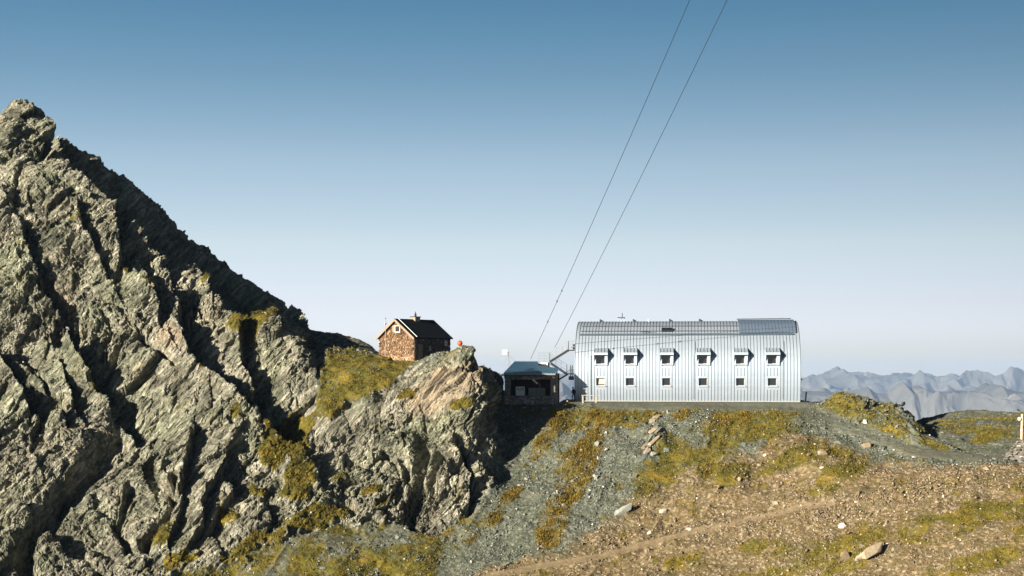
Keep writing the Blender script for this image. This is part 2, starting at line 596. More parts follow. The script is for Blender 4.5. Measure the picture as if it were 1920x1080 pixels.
# direction of travel: right of the line is +side in rows growing downwards
step_([(500, 830), (440, 790), (395, 730), (372, 670), (340, 590), (300, 530)][::-1][::-1], 55, 0)  # kept straight below
step_([(300, 530), (340, 590), (372, 660), (388, 700), (470, 770), (530, 830)][::-1], 48, 3.2)
step_([(112, 590), (140, 640), (175, 690), (205, 750), (228, 800)][::-1], 42, 3.4)
cut_([(232, 740), (205, 820), (160, 880), (110, 930), (70, 1000), (45, 1090)], 16, 2.6)
cut_([(243, 620), (228, 660), (205, 690)], 8, 1.6)
cut_([(190, 600), (205, 660)], 7, 1.3)
step_([(584, 634), (592, 655), (602, 690), (598, 740), (560, 775)][::-1], 34, 3.4, 0.1)
step_([(425, 600), (440, 640), (462, 690), (480, 745)][::-1], 36, 2.6)
cut_([(170, 540), (230, 585), (290, 630), (340, 672)], 5, 0.9)
cut_([(20, 655), (80, 715), (130, 775)], 5, 0.7)
step_([(0, 680), (22, 730), (45, 800)][::-1], 22, 1.8)
step_([(100, 640), (130, 700), (155, 770)][::-1], 22, 1.6)
step_([(40, 420), (75, 480), (90, 560)][::-1], 30, 1.8)
step_([(215, 420), (240, 500), (285, 560)][::-1], 40, 2.6)
step_([(120, 380), (180, 440), (200, 500)][::-1], 30, 1.6)
step_([(310, 480), (330, 520), (345, 560)][::-1], 30, 1.8)
CREST = [(93, 249), (111, 297), (141, 330), (178, 360), (207, 382), (244, 415), (281, 452), (318, 475), (370, 490), (408, 536), (424, 570), (466, 572), (525, 582), (552, 603), (575, 618), (608, 655)]
SIL = [(-60, 265), (0, 208), (40, 182), (100, 243), (180, 300), (290, 378), (360, 440), (450, 511), (520, 557), (590, 605), (640, 625), (705, 650)]
d, s = seg_dist(CREST, qx + WOBX * .5, qy + WOBY * .5)
dsil, _ = seg_dist(SIL)
hollow = np.where(s < 0, np.exp(-np.maximum(d - 14, 0) / 42) * sstep(-2, 8, d) * sstep(1, 17, dsil), 0) * (qx > 80) * sstep(590, 520, qx)
disp = disp - (5.4 * hollow * rock).astype(f32) + (0.9 * np.exp(-d / 12) * (s > 0) * rock * (qx < 400)).astype(f32)
step_([(405, 540), (470, 572), (520, 578), (575, 600)][::-1], 30, 1.4, 0.2)
cut_([(0, 300), (40, 290), (90, 274), (120, 262)], 7, 2.0)
cut_([(330, 905), (312, 960), (280, 1020)], 9, 1.8)
cut_([(240, 900), (235, 960), (250, 1020)], 8, 1.5)
step_([(360, 830), (352, 900), (330, 980)][::-1], 26, 1.9)
step_([(440, 850), (400, 930), (360, 1000)][::-1], 26, 1.6)
cut_([(806, 820), (812, 872), (790, 930), (762, 990)], 11, 2.2)
cut_([(848, 850), (826, 905), (800, 950)], 8, 1.5)
step_([(872, 830), (884, 890), (880, 940)][::-1], 18, 1.8)
step_([(720, 705), (660, 760), (600, 800), (560, 850)], 26, 0.9, 0.2)
step_([(716, 790), (640, 830), (590, 860), (560, 880)], 20, 1.2, 0.6)
step_([(900, 700), (840, 740), (770, 778), (735, 790)], 24, 1.2, 0.12)
step_([(880, 680), (830, 706), (790, 738)], 12, .8, 0.1)
cut_([(740, 850), (770, 870), (775, 900)], 9, 1.2)

# bedding runs up to the right, joints run down to the right
e1 = np.array([0.60, 0.28, 0.75]); e1 /= np.linalg.norm(e1)
e3 = np.array([0.25, -0.95, 0.2]); e3 -= e1 * e3.dot(e1); e3 /= np.linalg.norm(e3)
e2 = np.cross(e3, e1)
rx, ry, rz = gx + nrm[..., 0] * disp, gy + nrm[..., 1] * disp, gz + nrm[..., 2] * disp
RM = (rock > 0.02) & (qy < 1130) & (gy < 214)
ii = np.nonzero(RM)
vx, vy, vz = rx[ii].astype(f32), ry[ii].astype(f32), rz[ii].astype(f32)
w1 = fbm(vx * .12, vy * .12, vz * .12, 3, 11)
w2 = fbm(vx * .12, vy * .12, vz * .12, 3, 12)
a1 = vx * e1[0] + vy * e1[1] + vz * e1[2] + w1 * 1.6
a2 = vx * e2[0] + vy * e2[1] + vz * e2[2] + w2 * 1.2
a3 = vx * e3[0] + vy * e3[1] + vz * e3[2] + w1 * 0.8
led = ledge[ii]
calm = fbm(vx * .09, vy * .09, vz * .09, 2, 45)                  # some walls are smooth slabs, some shattered
slabz = np.maximum.reduce([ell(835, 735, 110, 45, 32) * 1.6, ell(640, 850, 90, 40, 30) * 1.2, ell(545, 660, 40, 80, -10) * 1.1, ell(270, 690, 90, 50, -40) * 1.0, ell(330, 620, 50, 50) * .8])[ii]
am = 1.0 - 0.74 * np.maximum(sstep(0.0, 0.4, calm), sstep(.1, .6, slabz))
dd = 1.35 * facets(a1 / 12, a2 / 6.5, a3 / 7, 3, 0.85, 0.65, 0.25, 0.05)
dd += 0.66 * facets(a1 / 5.2, a2 / 2.6, a3 / 3.0, 4, 0.9, 0.8, 0.45, 0.05) * (0.45 + 0.55 * am)
dd += 0.38 * facets(a1 / 1.7, a2 / .85, a3 / 1.0, 5, 0.9, 0.8, 0.4, 0.06) * (0.25 + 0.75 * am)
dd += 0.085 * facets(a1 / .36, a2 / .2, a3 / .24, 9, 0.9, 0.9) * (0.3 + 0.7 * am)
dd += 0.19 * facets(a1 / .80, a2 / .38, a3 / .46, 6, 0.9, 0.9) * (0.2 + 0.8 * am)
bedm = fbm(vx * .06, vy * .06, vz * .06, 2, 47)                  # bedding: slow rise, sharp drop
for per_, amp_, sd_ in ((1.9, .42, 0), (.75, .20, 3)):
    ph = a2 / per_ + .35 * fbm(vx * .35, vy * .35, vz * .35, 3, 48 + sd_)
    dd += amp_ * (ph - np.floor(ph) - .5) * sstep(-.35, .35, bedm + .25 * fbm(vx * .3, vy * .3, vz * .3, 2, 49 + sd_)) * (0.4 + 0.6 * am)
dd += 0.10 * fbm(vx * .8, vy * .8, vz * .8, 3, 13)
flat_ = np.maximum(led, 0)
soil = 0.25 * fbm(vx * .5, vy * .5, vz * .5, 4, 14) + 0.08 * np.abs(fbm(vx * 3, vy * 3, vz * 3, 2, 15))
dd = dd * (1 - 0.75 * flat_) + (0.35 + soil) * flat_
near_hut = np.exp(-(((qx[ii] - 785) / 80) ** 2 + ((qy[ii] - 655) / 24) ** 2))
near_hut = np.maximum(near_hut, np.exp(-(((qx[ii] - 878) / 50) ** 4 + ((qy[ii] - 645) / 42) ** 4)))
pil = np.exp(-(((qx[ii] - 560) / 45) ** 2 + ((qy[ii] - 596) / 30) ** 2))
dd = dd * (1 - .6 * pil) - .35 * pil
dd = dd * (1 - 0.88 * near_hut) - 0.22 * near_hut
sil, _s = seg_dist([(-60, 265), (0, 208), (40, 182), (100, 243), (180, 300), (290, 378), (360, 440), (450, 511), (520, 557), (590, 605), (640, 625), (705, 650)], qx[ii], qy[ii])
dd *= 0.58 + 0.42 * sstep(18, 75, sil)
disp[ii] += (dd * rock[ii]).astype(f32)

# the rock comes up flush with the turf
disp *= 1 - 0.85 * np.exp(-(dT / 38) ** 2) * (qy < 830)
# soft ground
G = 1 - rock
gs = 0.55 * wob(0.07, 21, 3) + 0.26 * wob(0.3, 22, 4) + 0.07 * wob(1.8, 23, 3)
gs = gs + 0.11 * (1 - np.abs(vnoise((gx * .62 + gz * .75) * .12, (gx * .75 - gz * .62) * 1.1 + wob(.2, 26, 2) * .6, gy * .3, 27))) ** 2 * 1.6 - 0.1   # little terraces
disp = disp + (gs * G).astype(f32)


def bumps(e, A):
    global disp
    disp = disp + (A * sstep(0, 0.8, e)).astype(f32)


bumps(ell(1630, 790, 120, 40, -18), 0.9)
bumps(ell(1690, 800, 60, 26, -30), 0.8)
bumps(ell(1590, 765, 60, 22, -8), 0.4)
bumps(ell(1540, 870, 110, 46, -20), 0.7)
bumps(ell(1222, 815, 24, 50, 75), 0.6)
bumps(ell(1030, 800, 30, 60, -40), 0.5)
# the trodden bank beyond the mound breaks off towards the saddle
d, s = seg_dist([(1690, 786), (1715, 800), (1740, 815), (1790, 838), (1840, 852)], qx + WOBX * .3, qy + WOBY * .3)
disp = disp - (np.where(s < 0, 1.25 * np.exp(-np.maximum(d - 2, 0) / 30), -0.25 * np.exp(-d / 12)) * sstep(1660, 1700, qx) * sstep(1880, 1820, qx)).astype(f32)
# broken ground on the mound and beside the terrace
mm = np.clip(ell(1640, 790, 130, 50, -18) * 2.2, 0, 1)
jj = np.nonzero(mm > 0.01)
xx, yy, zz = gx[jj], gy[jj], gz[jj]
disp[jj] += mm[jj] * (0.34 * facets(xx / 1.4, yy / 1.4, zz / 0.8, 41, .8, .8) + 0.16 * facets(xx / .55, yy / .5, zz / .35, 42, .8, .8))
# a stripe of rubble across the brown slope, and the rock rib below the terrace
mm = np.clip(ell(1700, 925, 260, 26, 17) * 1.8, 0, 1) + np.clip(ell(1225, 820, 50, 50, 60) * 1.2, 0, 0.8)
jj = np.nonzero(mm > 0.01)
xx, yy, zz = gx[jj], gy[jj], gz[jj]
disp[jj] += mm[jj] * (0.22 * facets(xx / .9, yy / .9, zz / .6, 43, .8, .8) + 0.10 * facets(xx / .4, yy / .4, zz / .3, 44, .8, .8))

# trails: worn benches
PATHS = [([(850, 1108), (920, 1078), (984, 1063), (1097, 1045), (1145, 1035), (1265, 1004), (1294, 997), (1361, 987), (1400, 974), (1440, 968), (1500, 955), (1560, 946)], 5.0),
         ([(1120, 757), (1300, 758), (1450, 761), (1510, 768), (1560, 789), (1630, 812), (1720, 846), (1800, 856), (1880, 858), (1990, 852)], 9.0)]
pathm = np.zeros(gx.shape, f32)
for poly, w in PATHS:
    d, s = seg_dist(poly, qx + wob(.3, 61, 2) * 3, qy + wob(.3, 62, 2) * 2)
    pathm = np.maximum(pathm, 1 - sstep(w * 0.6, w * 1.3, d))
    lip = np.exp(-((d - w * 1.2) / (w * .5)) ** 2) * (s < 0)
    disp = disp * (1 - 0.75 * (1 - sstep(w * 0.6, w * 1.6, d))) + (0.14 * lip - 0.12 * (1 - sstep(w * .5, w * 1.3, d))) * (w < 6)
d, s = seg_dist([(1692, 792), (1706, 808), (1712, 826), (1722, 842)])
pathm = np.maximum(pathm, 1 - sstep(4, 7, d + wob(.6, 63, 2) * 2))

# buildings stand on level ground
def level(x0, x1, y0, y1, z, m):
    global gx, gy, gz, disp
    ax = np.maximum(np.maximum(x0 - gx, gx - x1), 0); ay = np.maximum(np.maximum(y0 - gy, gy - y1), 0)
    k_ = 1 - sstep(0, m, np.sqrt(ax * ax + ay * ay))
    gz = (gz * (1 - k_) + z * k_).astype(f32)
    disp = (disp * (1 - k_ * 0.97)).astype(f32)


level(7.0, 34.8, 168.7, 183.0, -4.02, 2.2)
level(-0.6, 5.2, 168.0, 172.0, -4.30, 0.8)
TX, TY, TZ = gx + nrm[..., 0] * disp, gy + nrm[..., 1] * disp, gz + nrm[..., 2] * disp

# ------------------------------------------------------------------ terrain: what grows where (0..1 weights per point)
patch = wob(0.16, 81, 4)
fine = wob(0.9, 82, 3)
stri = vnoise((gx * .62 + gz * .75) * .10, (gx * .75 - gz * .62) * .75, gy * .2, 83)
GRASS = [soft_poly(TURF, 10) * 1.1,
         ell(1180, 780, 90, 20) * .9, ell(1090, 775, 70, 30, 10) * 1.1, ell(1640, 790, 130, 34, -18) * 1.0, ell(1700, 832, 90, 10, -20) * .9,
         ell(1810, 800, 80, 14, -4) * 1.0, ell(1880, 790, 70, 10, -4) * .9, ell(1870, 812, 60, 18, 0) * .9, ell(1760, 838, 110, 9, -24) * 1.0, ell(1400, 800, 130, 40, 10) * .8, ell(1500, 862, 130, 24, 12) * .9,
         ell(1570, 900, 90, 30, 35) * .9, ell(1380, 890, 60, 24, 25) * 1.0, ell(1240, 880, 140, 36, 35) * .8, ell(1130, 960, 80, 26, 35) * .7,
         ell(1770, 985, 150, 36, 16) * 1.1, ell(1560, 1030, 170, 40, 12) * .8, ell(1350, 1040, 150, 26, 12) * .9, ell(1500, 1070, 200, 24, 8) * .7,
         ell(1800, 1060, 160, 30, 10) * .7, ell(1900, 955, 70, 20, 10) * .6, ell(560, 980, 160, 40, 8) * .8, ell(420, 1050, 180, 50, 12) * .75,
         ell(830, 1010, 120, 40, 22) * .9, ell(750, 1060, 130, 40, 10) * .8, ell(600, 1060, 120, 60, 0) * .6, ell(560, 820, 70, 60, 30) * .9,
         ell(500, 900, 50, 60, 30) * .7]
ORANGE = [ell(1080, 880, 44, 130, -28) * 1.4, ell(1040, 965, 40, 90, -22) * 1.3, ell(1025, 820, 20, 70, -38) * 1.3, ell(1120, 790, 50, 28, 10) * 1.1,
          ell(1060, 780, 60, 24, 8) * .9, ell(1275, 778, 26, 18) * 1.2, ell(1165, 775, 28, 12) * .9, ell(1230, 770, 40, 10) * .9, ell(960, 925, 70, 26, 36) * .8, ell(930, 970, 50, 26, 30) * .6,
          ell(880, 1010, 60, 26, 30) * .7, ell(1340, 790, 90, 22, 5) * .6]
gr = np.maximum.reduce(GRASS)
orr = np.maximum.reduce(ORANGE)
big_p = wob(0.055, 84, 3)
mid_ = wob(0.42, 85, 4)
# the bare scree runs
SCREE = np.maximum.reduce([ell(1165, 880, 60, 120, -32) * 1.5, ell(1075, 985, 60, 90, -30) * 1.3, ell(985, 985, 70, 100, -30) * 1.3, ell(930, 1040, 90, 60, 20),
                           ell(610, 1045, 60, 60, 0) * .9, ell(1310, 830, 40, 40) * .8, ell(1560, 800, 110, 26, -18) * 1.2, ell(1850, 840, 130, 24, 0) * 1.2, ell(1760, 880, 200, 20, 0) * .8])
# how dense the turf is on the whole, before it breaks up
slope_l = sstep(-20, 30, seg_dist([(880, 1010), (960, 900), (1040, 765), (1100, 745)])[0] * np.where(seg_dist([(880, 1010), (960, 900), (1040, 765), (1100, 745)])[1] > 0, 1, -1))
fallw = vnoise((gx * .94 - gy * .34) * .55 + wob(.2, 97, 2) * .5, (gx * .34 + gy * .94) * .07, gz * 0, 98) + .6 * vnoise((gx * .94 - gy * .34) * 1.5 + wob(.3, 97, 2) * .5, (gx * .34 + gy * .94) * .16, gz * 0, 99)
upper = slope_l * sstep(1120, 1000, qy) * (1 - sstep(1480, 1640, qx))
dens = 0.33 + 0.24 * upper * sstep(960, 860, qy - (qx - 1200) * -.28) + 0.34 * sstep(0, .5, gr) + 0.13 * (qx < 930) * sstep(930, 990, qy) - 0.27 * sstep(.05, .8, SCREE)
grass = sstep(0.22, 0.82, dens + patch * 0.17 + mid_ * 0.18 + fine * 0.22 + stri * 0.14 + big_p * .10 + .16 * fallw * slope_l * (qx < 1500))
grass = np.maximum(grass, sstep(.35, .7, GRASS[0] + fine * .18 + patch * .1))
orange = sstep(0.18, 0.88, sstep(0, .6, orr) * .62 + 0.15 * upper - .2 * sstep(.05, .6, SCREE) + patch * 0.14 + mid_ * .18 + fine * 0.18 + stri * .10 + .20 * fallw * slope_l)
# the lower right slope is brown earth, the upper left slope grey-green scree
d, s = seg_dist([(860, 1100), (1000, 1050), (1150, 965), (1260, 905), (1390, 850), (1470, 815), (1530, 815), (1640, 850), (1800, 868), (1990, 872)])
brown = sstep(-26, 26, d * np.where(s > 0, 1, -1) + patch * 22 + fine * 8) * (1 - rock)
grass = np.maximum(grass, ledge)
grass = grass * (1 - pathm) * (1 - 0.9 * rock * (1 - ledge))
# grass does not hold on the level bench in front of the hut
bench_ = sstep(6.5, 8, gx) * (1 - sstep(33, 35, gx)) * sstep(164.0, 165.6, gy + patch * .6)
grass *= 1 - bench_ * 0.9
tan = sstep(.05, .55, np.maximum(ell(835, 728, 105, 52, 32) * 1.4, np.maximum(ell(330, 640, 60, 40) * .7, ell(110, 560, 40, 60) * .5)) + fine * .08) * rock
orange *= (1 - rock) * (1 - bench_) * (1 - pathm)

# ------------------------------------------------------------------ terrain: materials
def mat_rock():
    t = NT('mountain_rock')
    co = t.coord('Object')
    bed = t.coord('Object', (1.0, 1.0, 1.0), (R(8), R(49), R(-20)))
    st = t.n.new('ShaderNodeMapping'); st.inputs['Scale'].default_value = (0.35, 1.6, 2.2)
    t.l.new(bed, st.inputs[0])
    big = t.noise(co, 0.10, 5.0, 0.6)
    mid = t.noise(st.outputs[0], 0.9, 6.0, 0.68, 0.4)
    fin = t.noise(co, 3.2, 6.0, 0.7)
    c = t.ramp(mid, [(0.30, (0.050, 0.051, 0.041)), (0.44, (0.155, 0.152, 0.120)), (0.56, (0.310, 0.298, 0.245)), (0.68, (0.56, 0.535, 0.46))])
    c = t.mix(t.ramp(big, [(0.48, 0.0), (0.62, 0.6)]), c, t.mix(1.0, c, (0.72, 0.84, 0.70), 'MULTIPLY'))        # greenish slate
    c = t.mix(t.ramp(t.noise(co, 0.32, 5.0, 0.65), [(0.58, 0.0), (0.74, 0.6)]), c, t.mix(1.0, c, (1.08, 0.78, 0.58), 'MULTIPLY'))  # rust
    c = t.mix(t.ramp(fin, [(0.32, 0.8), (0.52, 0.0)]), c, t.mix(1.0, c, (0.38, 0.37, 0.33), 'MULTIPLY'))
    c = t.mix(t.ramp(t.noise(co, 1.3, 5.0, 0.7), [(0.60, 0.0), (0.70, 0.55)]), c, (0.46, 0.44, 0.38))
    c = t.mix(t.ramp(t.noise(co, 0.42, 7.0, 0.8), [(0.52, 0.0), (0.66, 0.7)]), c, (0.070, 0.066, 0.022))          # lichen and moss
    c = t.mix(t.math('MULTIPLY', t.attr('tan'), 0.8), c, t.mix(t.ramp(mid, [(0.36, 0.0), (0.55, 1.0)]), (0.085, 0.068, 0.050), (0.33, 0.265, 0.195)))
    g = t.ramp(t.math('ADD', t.attr('grass'), t.math('MULTIPLY', t.math('SUBTRACT', t.noise(co, 1.7, 5.0, 0.7), 0.5), 0.9)), [(0.42, 0.0), (0.58, 1.0)])
    gc = grass_colour(t, co)
    c = t.mix(g, c, gc)
    c = t.mix(1.0, c, (1.0, 0.99, 0.92), 'MULTIPLY')
    c = t.mix(1.0, c, t.ramp(t.noise(co, 0.21, 6.0, 0.7, 0.6), [(0.36, (0.40, 0.42, 0.40)), (0.52, 1.0), (0.7, (1.12, 1.1, 1.06))]), 'MULTIPLY')
    n = t.bump(mid, 0.8, 0.45)
    n = t.bump(t.voro(st.outputs[0], 2.2, 'F1', 'Distance'), 0.6, 0.3, n)
    n = t.bump(fin, 1.0, 0.16, n)
    return t.done(c, 0.86, 0.0, n, 0.25)


def grass_colour(t, co):
    a = t.ramp(t.noise(co, 0.45, 4.0, 0.6), [(0.34, (0.062, 0.060, 0.008)), (0.5, (0.118, 0.098, 0.011)), (0.66, (0.185, 0.130, 0.014))])
    b = t.ramp(t.noise(co, 3.5, 5.0, 0.7), [(0.3, 0.55), (0.6, 1.15)])
    return t.mix(1.0, a, b, 'MULTIPLY')


def mat_ground():
    t = NT('slope_ground')
    co = t.coord('Object')
    n1 = t.noise(co, 0.6, 5.0, 0.65)
    n2 = t.noise(co, 2.6, 6.0, 0.72)
    n3 = t.noise(co, 7.0, 4.0, 0.7)
    grey = t.ramp(n2, [(0.25, (0.040, 0.046, 0.033)), (0.5, (0.093, 0.101, 0.072)), (0.72, (0.178, 0.183, 0.136))])
    brown = t.ramp(n2, [(0.25, (0.044, 0.036, 0.017)), (0.5, (0.135, 0.104, 0.053)), (0.74, (0.29, 0.226, 0.133))])
    brown = t.mix(t.ramp(n1, [(0.45, 0.0), (0.7, 0.6)]), brown, t.mix(1.0, brown, (1.0, 0.80, 0.58), 'MULTIPLY'))
    jit = t.math('MULTIPLY', t.math('SUBTRACT', n1, 0.5), 0.7)
    c = t.mix(t.ramp(t.math('ADD', t.attr('brown'), jit), [(0.25, 0.0), (0.75, 1.0)]), grey, brown)
    dg = t.n.new('ShaderNodeMapping'); dg.inputs['Rotation'].default_value = (R(20), R(38), R(-25)); dg.inputs['Scale'].default_value = (0.12, 0.5, 0.8)
    t.l.new(co, dg.inputs[0])
    c = t.mix(1.0, c, t.ramp(t.noise(dg.outputs[0], 1.0, 5.0, 0.6), [(0.34, (0.74, 0.76, 0.66)), (0.52, 1.0), (0.68, (1.25, 1.2, 1.14))]), 'MULTIPLY')
    tex = t.math('MULTIPLY', t.math('SUBTRACT', t.noise(co, 2.2, 7.0, 0.8), 0.5), 1.9)
    og = t.ramp(t.noise(co, 2.4, 5.0, 0.7), [(0.3, (0.058, 0.044, 0.007)), (0.5, (0.135, 0.094, 0.010)), (0.7, (0.22, 0.152, 0.016))])
    c = t.mix(t.ramp(t.math('ADD', t.attr('orange'), tex), [(0.22, 0.0), (0.90, 0.9)]), c, og)
    c = t.mix(t.ramp(t.math('ADD', t.attr('grass'), tex), [(0.22, 0.0), (0.85, 0.95)]), c, grass_colour(t, co))
    v = t.voro(co, 4.2, 'F1', 'Color')
    peb = t.ramp(v, [(0.72, 0.0), (0.76, 1.0)], 'LINEAR')
    c = t.mix(t.math('MULTIPLY', peb, t.math('SUBTRACT', 0.7, t.math('MULTIPLY', t.attr('grass'), 0.6))), c, t.mix(t.attr('brown'), (0.20, 0.21, 0.18), (0.33, 0.27, 0.19)))
    n = t.bump(n2, 0.9, 0.25)
    n = t.bump(v, 0.5, 0.12, n)
    n = t.bump(n3, 0.7, 0.08, n)
    return t.done(c, 0.9, 0.0, n, 0.15)


def mat_path():
    t = NT('trodden_path')
    co = t.coord('Object')
    n2 = t.noise(co, 2.2, 6.0, 0.65)
    g = t.ramp(n2, [(0.25, (0.072, 0.080, 0.060)), (0.6, (0.118, 0.122, 0.090)), (0.8, (0.175, 0.175, 0.135))])
    b = t.ramp(n2, [(0.25, (0.110, 0.083, 0.047)), (0.6, (0.19, 0.145, 0.086)), (0.8, (0.26, 0.205, 0.13))])
    c = t.mix(t.attr('brown'), g, b)
    n = t.bump(n2, 0.5, 0.12)
    n = t.bump(t.noise(co, 9.0, 3.0), 0.6, 0.05, n)
    return t.done(c, 0.92, 0.0, n, 0.1)


M_ROCK, M_GROUND, M_PATH = mat_rock(), mat_ground(), mat_path()

# ------------------------------------------------------------------ terrain: meshes (one grid, cut along rock, soil and path)
VID = np.arange(NU * NV).reshape(NU, NV)
quads = np.stack([VID[:-1, :-1], VID[1:, :-1], VID[1:, 1:], VID[:-1, 1:]], -1).reshape(-1, 4)
PTS = np.stack([TX, TY, TZ], -1).reshape(-1, 3).astype(f32)


def q_avg(a):
    a = a.reshape(NU, NV)
    return ((a[:-1, :-1] + a[1:, :-1] + a[1:, 1:] + a[:-1, 1:]) / 4).ravel()


def sheet(name, mask, mat, attrs, smooth):
    q = quads[mask]
    used, inv = np.unique(q.ravel(), return_inverse=True)
    me = bpy.data.meshes.new(name)
    me.vertices.add(len(used))
    me.vertices.foreach_set('co', PTS[used].ravel())
    me.loops.add(len(inv))
    me.loops.foreach_set('vertex_index', inv.astype(np.int32))
    me.polygons.add(len(q))
    me.polygons.foreach_set('loop_start', np.arange(0, len(inv), 4, dtype=np.int32))
    me.polygons.foreach_set('loop_total', np.full(len(q), 4, np.int32))
    me.polygons.foreach_set('use_smooth', np.full(len(q), smooth))
    for k_, a in attrs.items():
        at = me.attributes.new(k_, 'FLOAT', 'POINT')
        at.data.foreach_set('value', a.ravel()[used].astype(f32))
    me.materials.append(mat)
    me.update(calc_edges=True)
    o = bpy.data.objects.new(name, me)
    COL.objects.link(o)
    return tag(o, kind='structure')


qr, qp = q_avg(rock), q_avg(pathm)
is_path = (qp > 0.5) & (qr < 0.5)
is_rock = (qr >= 0.5)
ATT = {'grass': grass, 'orange': orange, 'brown': brown}
tag(sheet('mountain', is_rock, M_ROCK, {'grass': grass, 'tan': tan}, False), 'steep jagged grey crag with dark gullies')
tag(sheet('hillside', ~is_rock & ~is_path, M_GROUND, ATT, True), 'stony alpine slope with olive and orange grass')
tag(sheet('path', is_path, M_PATH, {'brown': brown}, True), 'trodden gravel path across the slope')

# the foot of the hill runs on down to the valley on all sides
rim = np.concatenate([VID[:, 0], VID[-1, 1:], VID[::-1, -1][1:], VID[0, ::-1][1:-1]])
rim = rim[::6]
rp = PTS[rim]
ctr = np.array([0.0, 165.0])
skirt_v = [tuple(p) for p in rp]
rings = [(14, -5), (50, -28), (140, -105), (420, -330), (900, -640), (1500, -903)]
for dist_, drop in rings:
    for p in rp:
        d2 = np.array([p[0], p[1]]) - ctr
        d2 /= np.linalg.norm(d2)
        skirt_v.append((p[0] + d2[0] * dist_, p[1] + d2[1] * dist_, max(p[2] + drop, -903) if drop > -900 else -903))
nr = len(rp)
skirt_f = [(r_ * nr + i, (r_ + 1) * nr + i, (r_ + 1) * nr + (i + 1) % nr, r_ * nr + (i + 1) % nr) for r_ in range(len(rings)) for i in range(nr)]
mb = MB(); mb.add(skirt_v, skirt_f)
tag(mb.build('lower_hillside', M_GROUND, smooth=True), kind='structure')

# ------------------------------------------------------------------ valley and the far ranges
mb = MB()
mb.add([(-26000, -26000, -900), (26000, -26000, -900), (26000, 26000, -900), (-26000, 26000, -900)], [(0, 1, 2, 3)])
tag(mb.build('valley_ground', plain('valley_meadow', (0.07, 0.085, 0.05), 0.9, scale=0.002)), kind='structure')


def far_range(name, Yr, depth, ridge, seed, rough, slope):
    n_u, n_v = 1000, 210
    pxs = np.linspace(300, 2700, n_u)
    rp_x = [p[0] for p in ridge]; rp_y = [p[1] for p in ridge]
    top = (HOR - np.interp(pxs, rp_x, rp_y)) / FPX * Yr
    v_ = np.linspace(-1, 0.35, n_v)
    X = ((pxs - 960) / FPX * Yr)[:, None] * np.ones((1, n_v))
    Y = Yr + v_[None] * depth + 0 * X
    s_ = 1.0 / rough
    rid = lambda k_, sd: 1 - np.abs(fbm(X * s_ * k_ + .25 * k_ ** .5 * fbm(X * s_, Y * s_, X * 0, 2, sd + 3), Y * s_ * k_ * .8, X * 0, 6, sd, .47)) * 1.2
    away = np.abs(v_)[None] * depth
    nz = (rid(0.7, seed) - 0.6) * 1.3 + (rid(1.9, seed + 9) - 0.6) * 0.22
    fade = np.minimum(away / (depth * 0.22), 1.0)
    Z = top[:, None] - away * slope * (0.75 + 0.25 * np.abs(v_)[None]) + nz * rough * 0.50 * (0.07 + 0.93 * fade)
    Z = np.maximum(Z, -905)
    Yw = Y + fbm(X * s_ * .7, Y * s_ * .7, X * 0, 3, seed + 4) * depth * 0.10 * fade
    vid = np.arange(n_u * n_v).reshape(n_u, n_v)
    q = np.stack([vid[:-1, :-1], vid[1:, :-1], vid[1:, 1:], vid[:-1, 1:]], -1).reshape(-1, 4)
    me = bpy.data.meshes.new(name)
    me.from_pydata(np.stack([X, Yw, Z], -1).reshape(-1, 3).tolist(), [], q.tolist())
    me.materials.append(M_FAR)
    me.polygons.foreach_set('use_smooth', [False] * len(me.polygons))
    o = bpy.data.objects.new(name, me)
    COL.objects.link(o)
    return tag(o, kind='structure')


tt = NT('far_mountain_rock')
_co = tt.coord('Object')
M_FAR = tt.done(tt.ramp(tt.noise(_co, 0.002, 6.0, 0.65), [(0.3, (0.045, 0.05, 0.046)), (0.55, (0.105, 0.105, 0.098)), (0.75, (0.155, 0.15, 0.14))]), 0.9, 0, None, 0.1)
FRONT_RIDGE = [(300, 760), (600, 742), (900, 735), (1030, 722), (1054, 712), (1066, 722), (1076, 733), (1200, 736), (1500, 735), (1560, 734), (1600, 729), (1628, 724), (1642, 736), (1662, 737),
               (1682, 722), (1692, 716), (1703, 729), (1722, 725), (1740, 735), (1800, 737), (1850, 739), (1866, 728), (1874, 724), (1886, 731), (1900, 737), (1990, 742), (2200, 730), (2700, 750)]
BACK_RIDGE = [(300, 735), (700, 722), (1000, 716), (1048, 712), (1066, 706), (1100, 712), (1300, 718), (1500, 714), (1520, 715), (1535, 716), (1549, 711), (1570, 709), (1590, 702), (1606, 711),
              (1632, 711), (1640, 714), (1665, 709), (1690, 711), (1720, 713), (1745, 711), (1760, 705), (1778, 703), (1795, 706), (1815, 716), (1838, 721), (1852, 715), (1867, 705), (1885, 708), (1905, 713), (1930, 720), (2200, 705), (2700, 730)]
far_range('front_mountain_range', 7800, 2300, FRONT_RIDGE, 301, 620, 0.42)
far_range('back_mountain_range', 12500, 2600, BACK_RIDGE, 351, 900, 0.36)

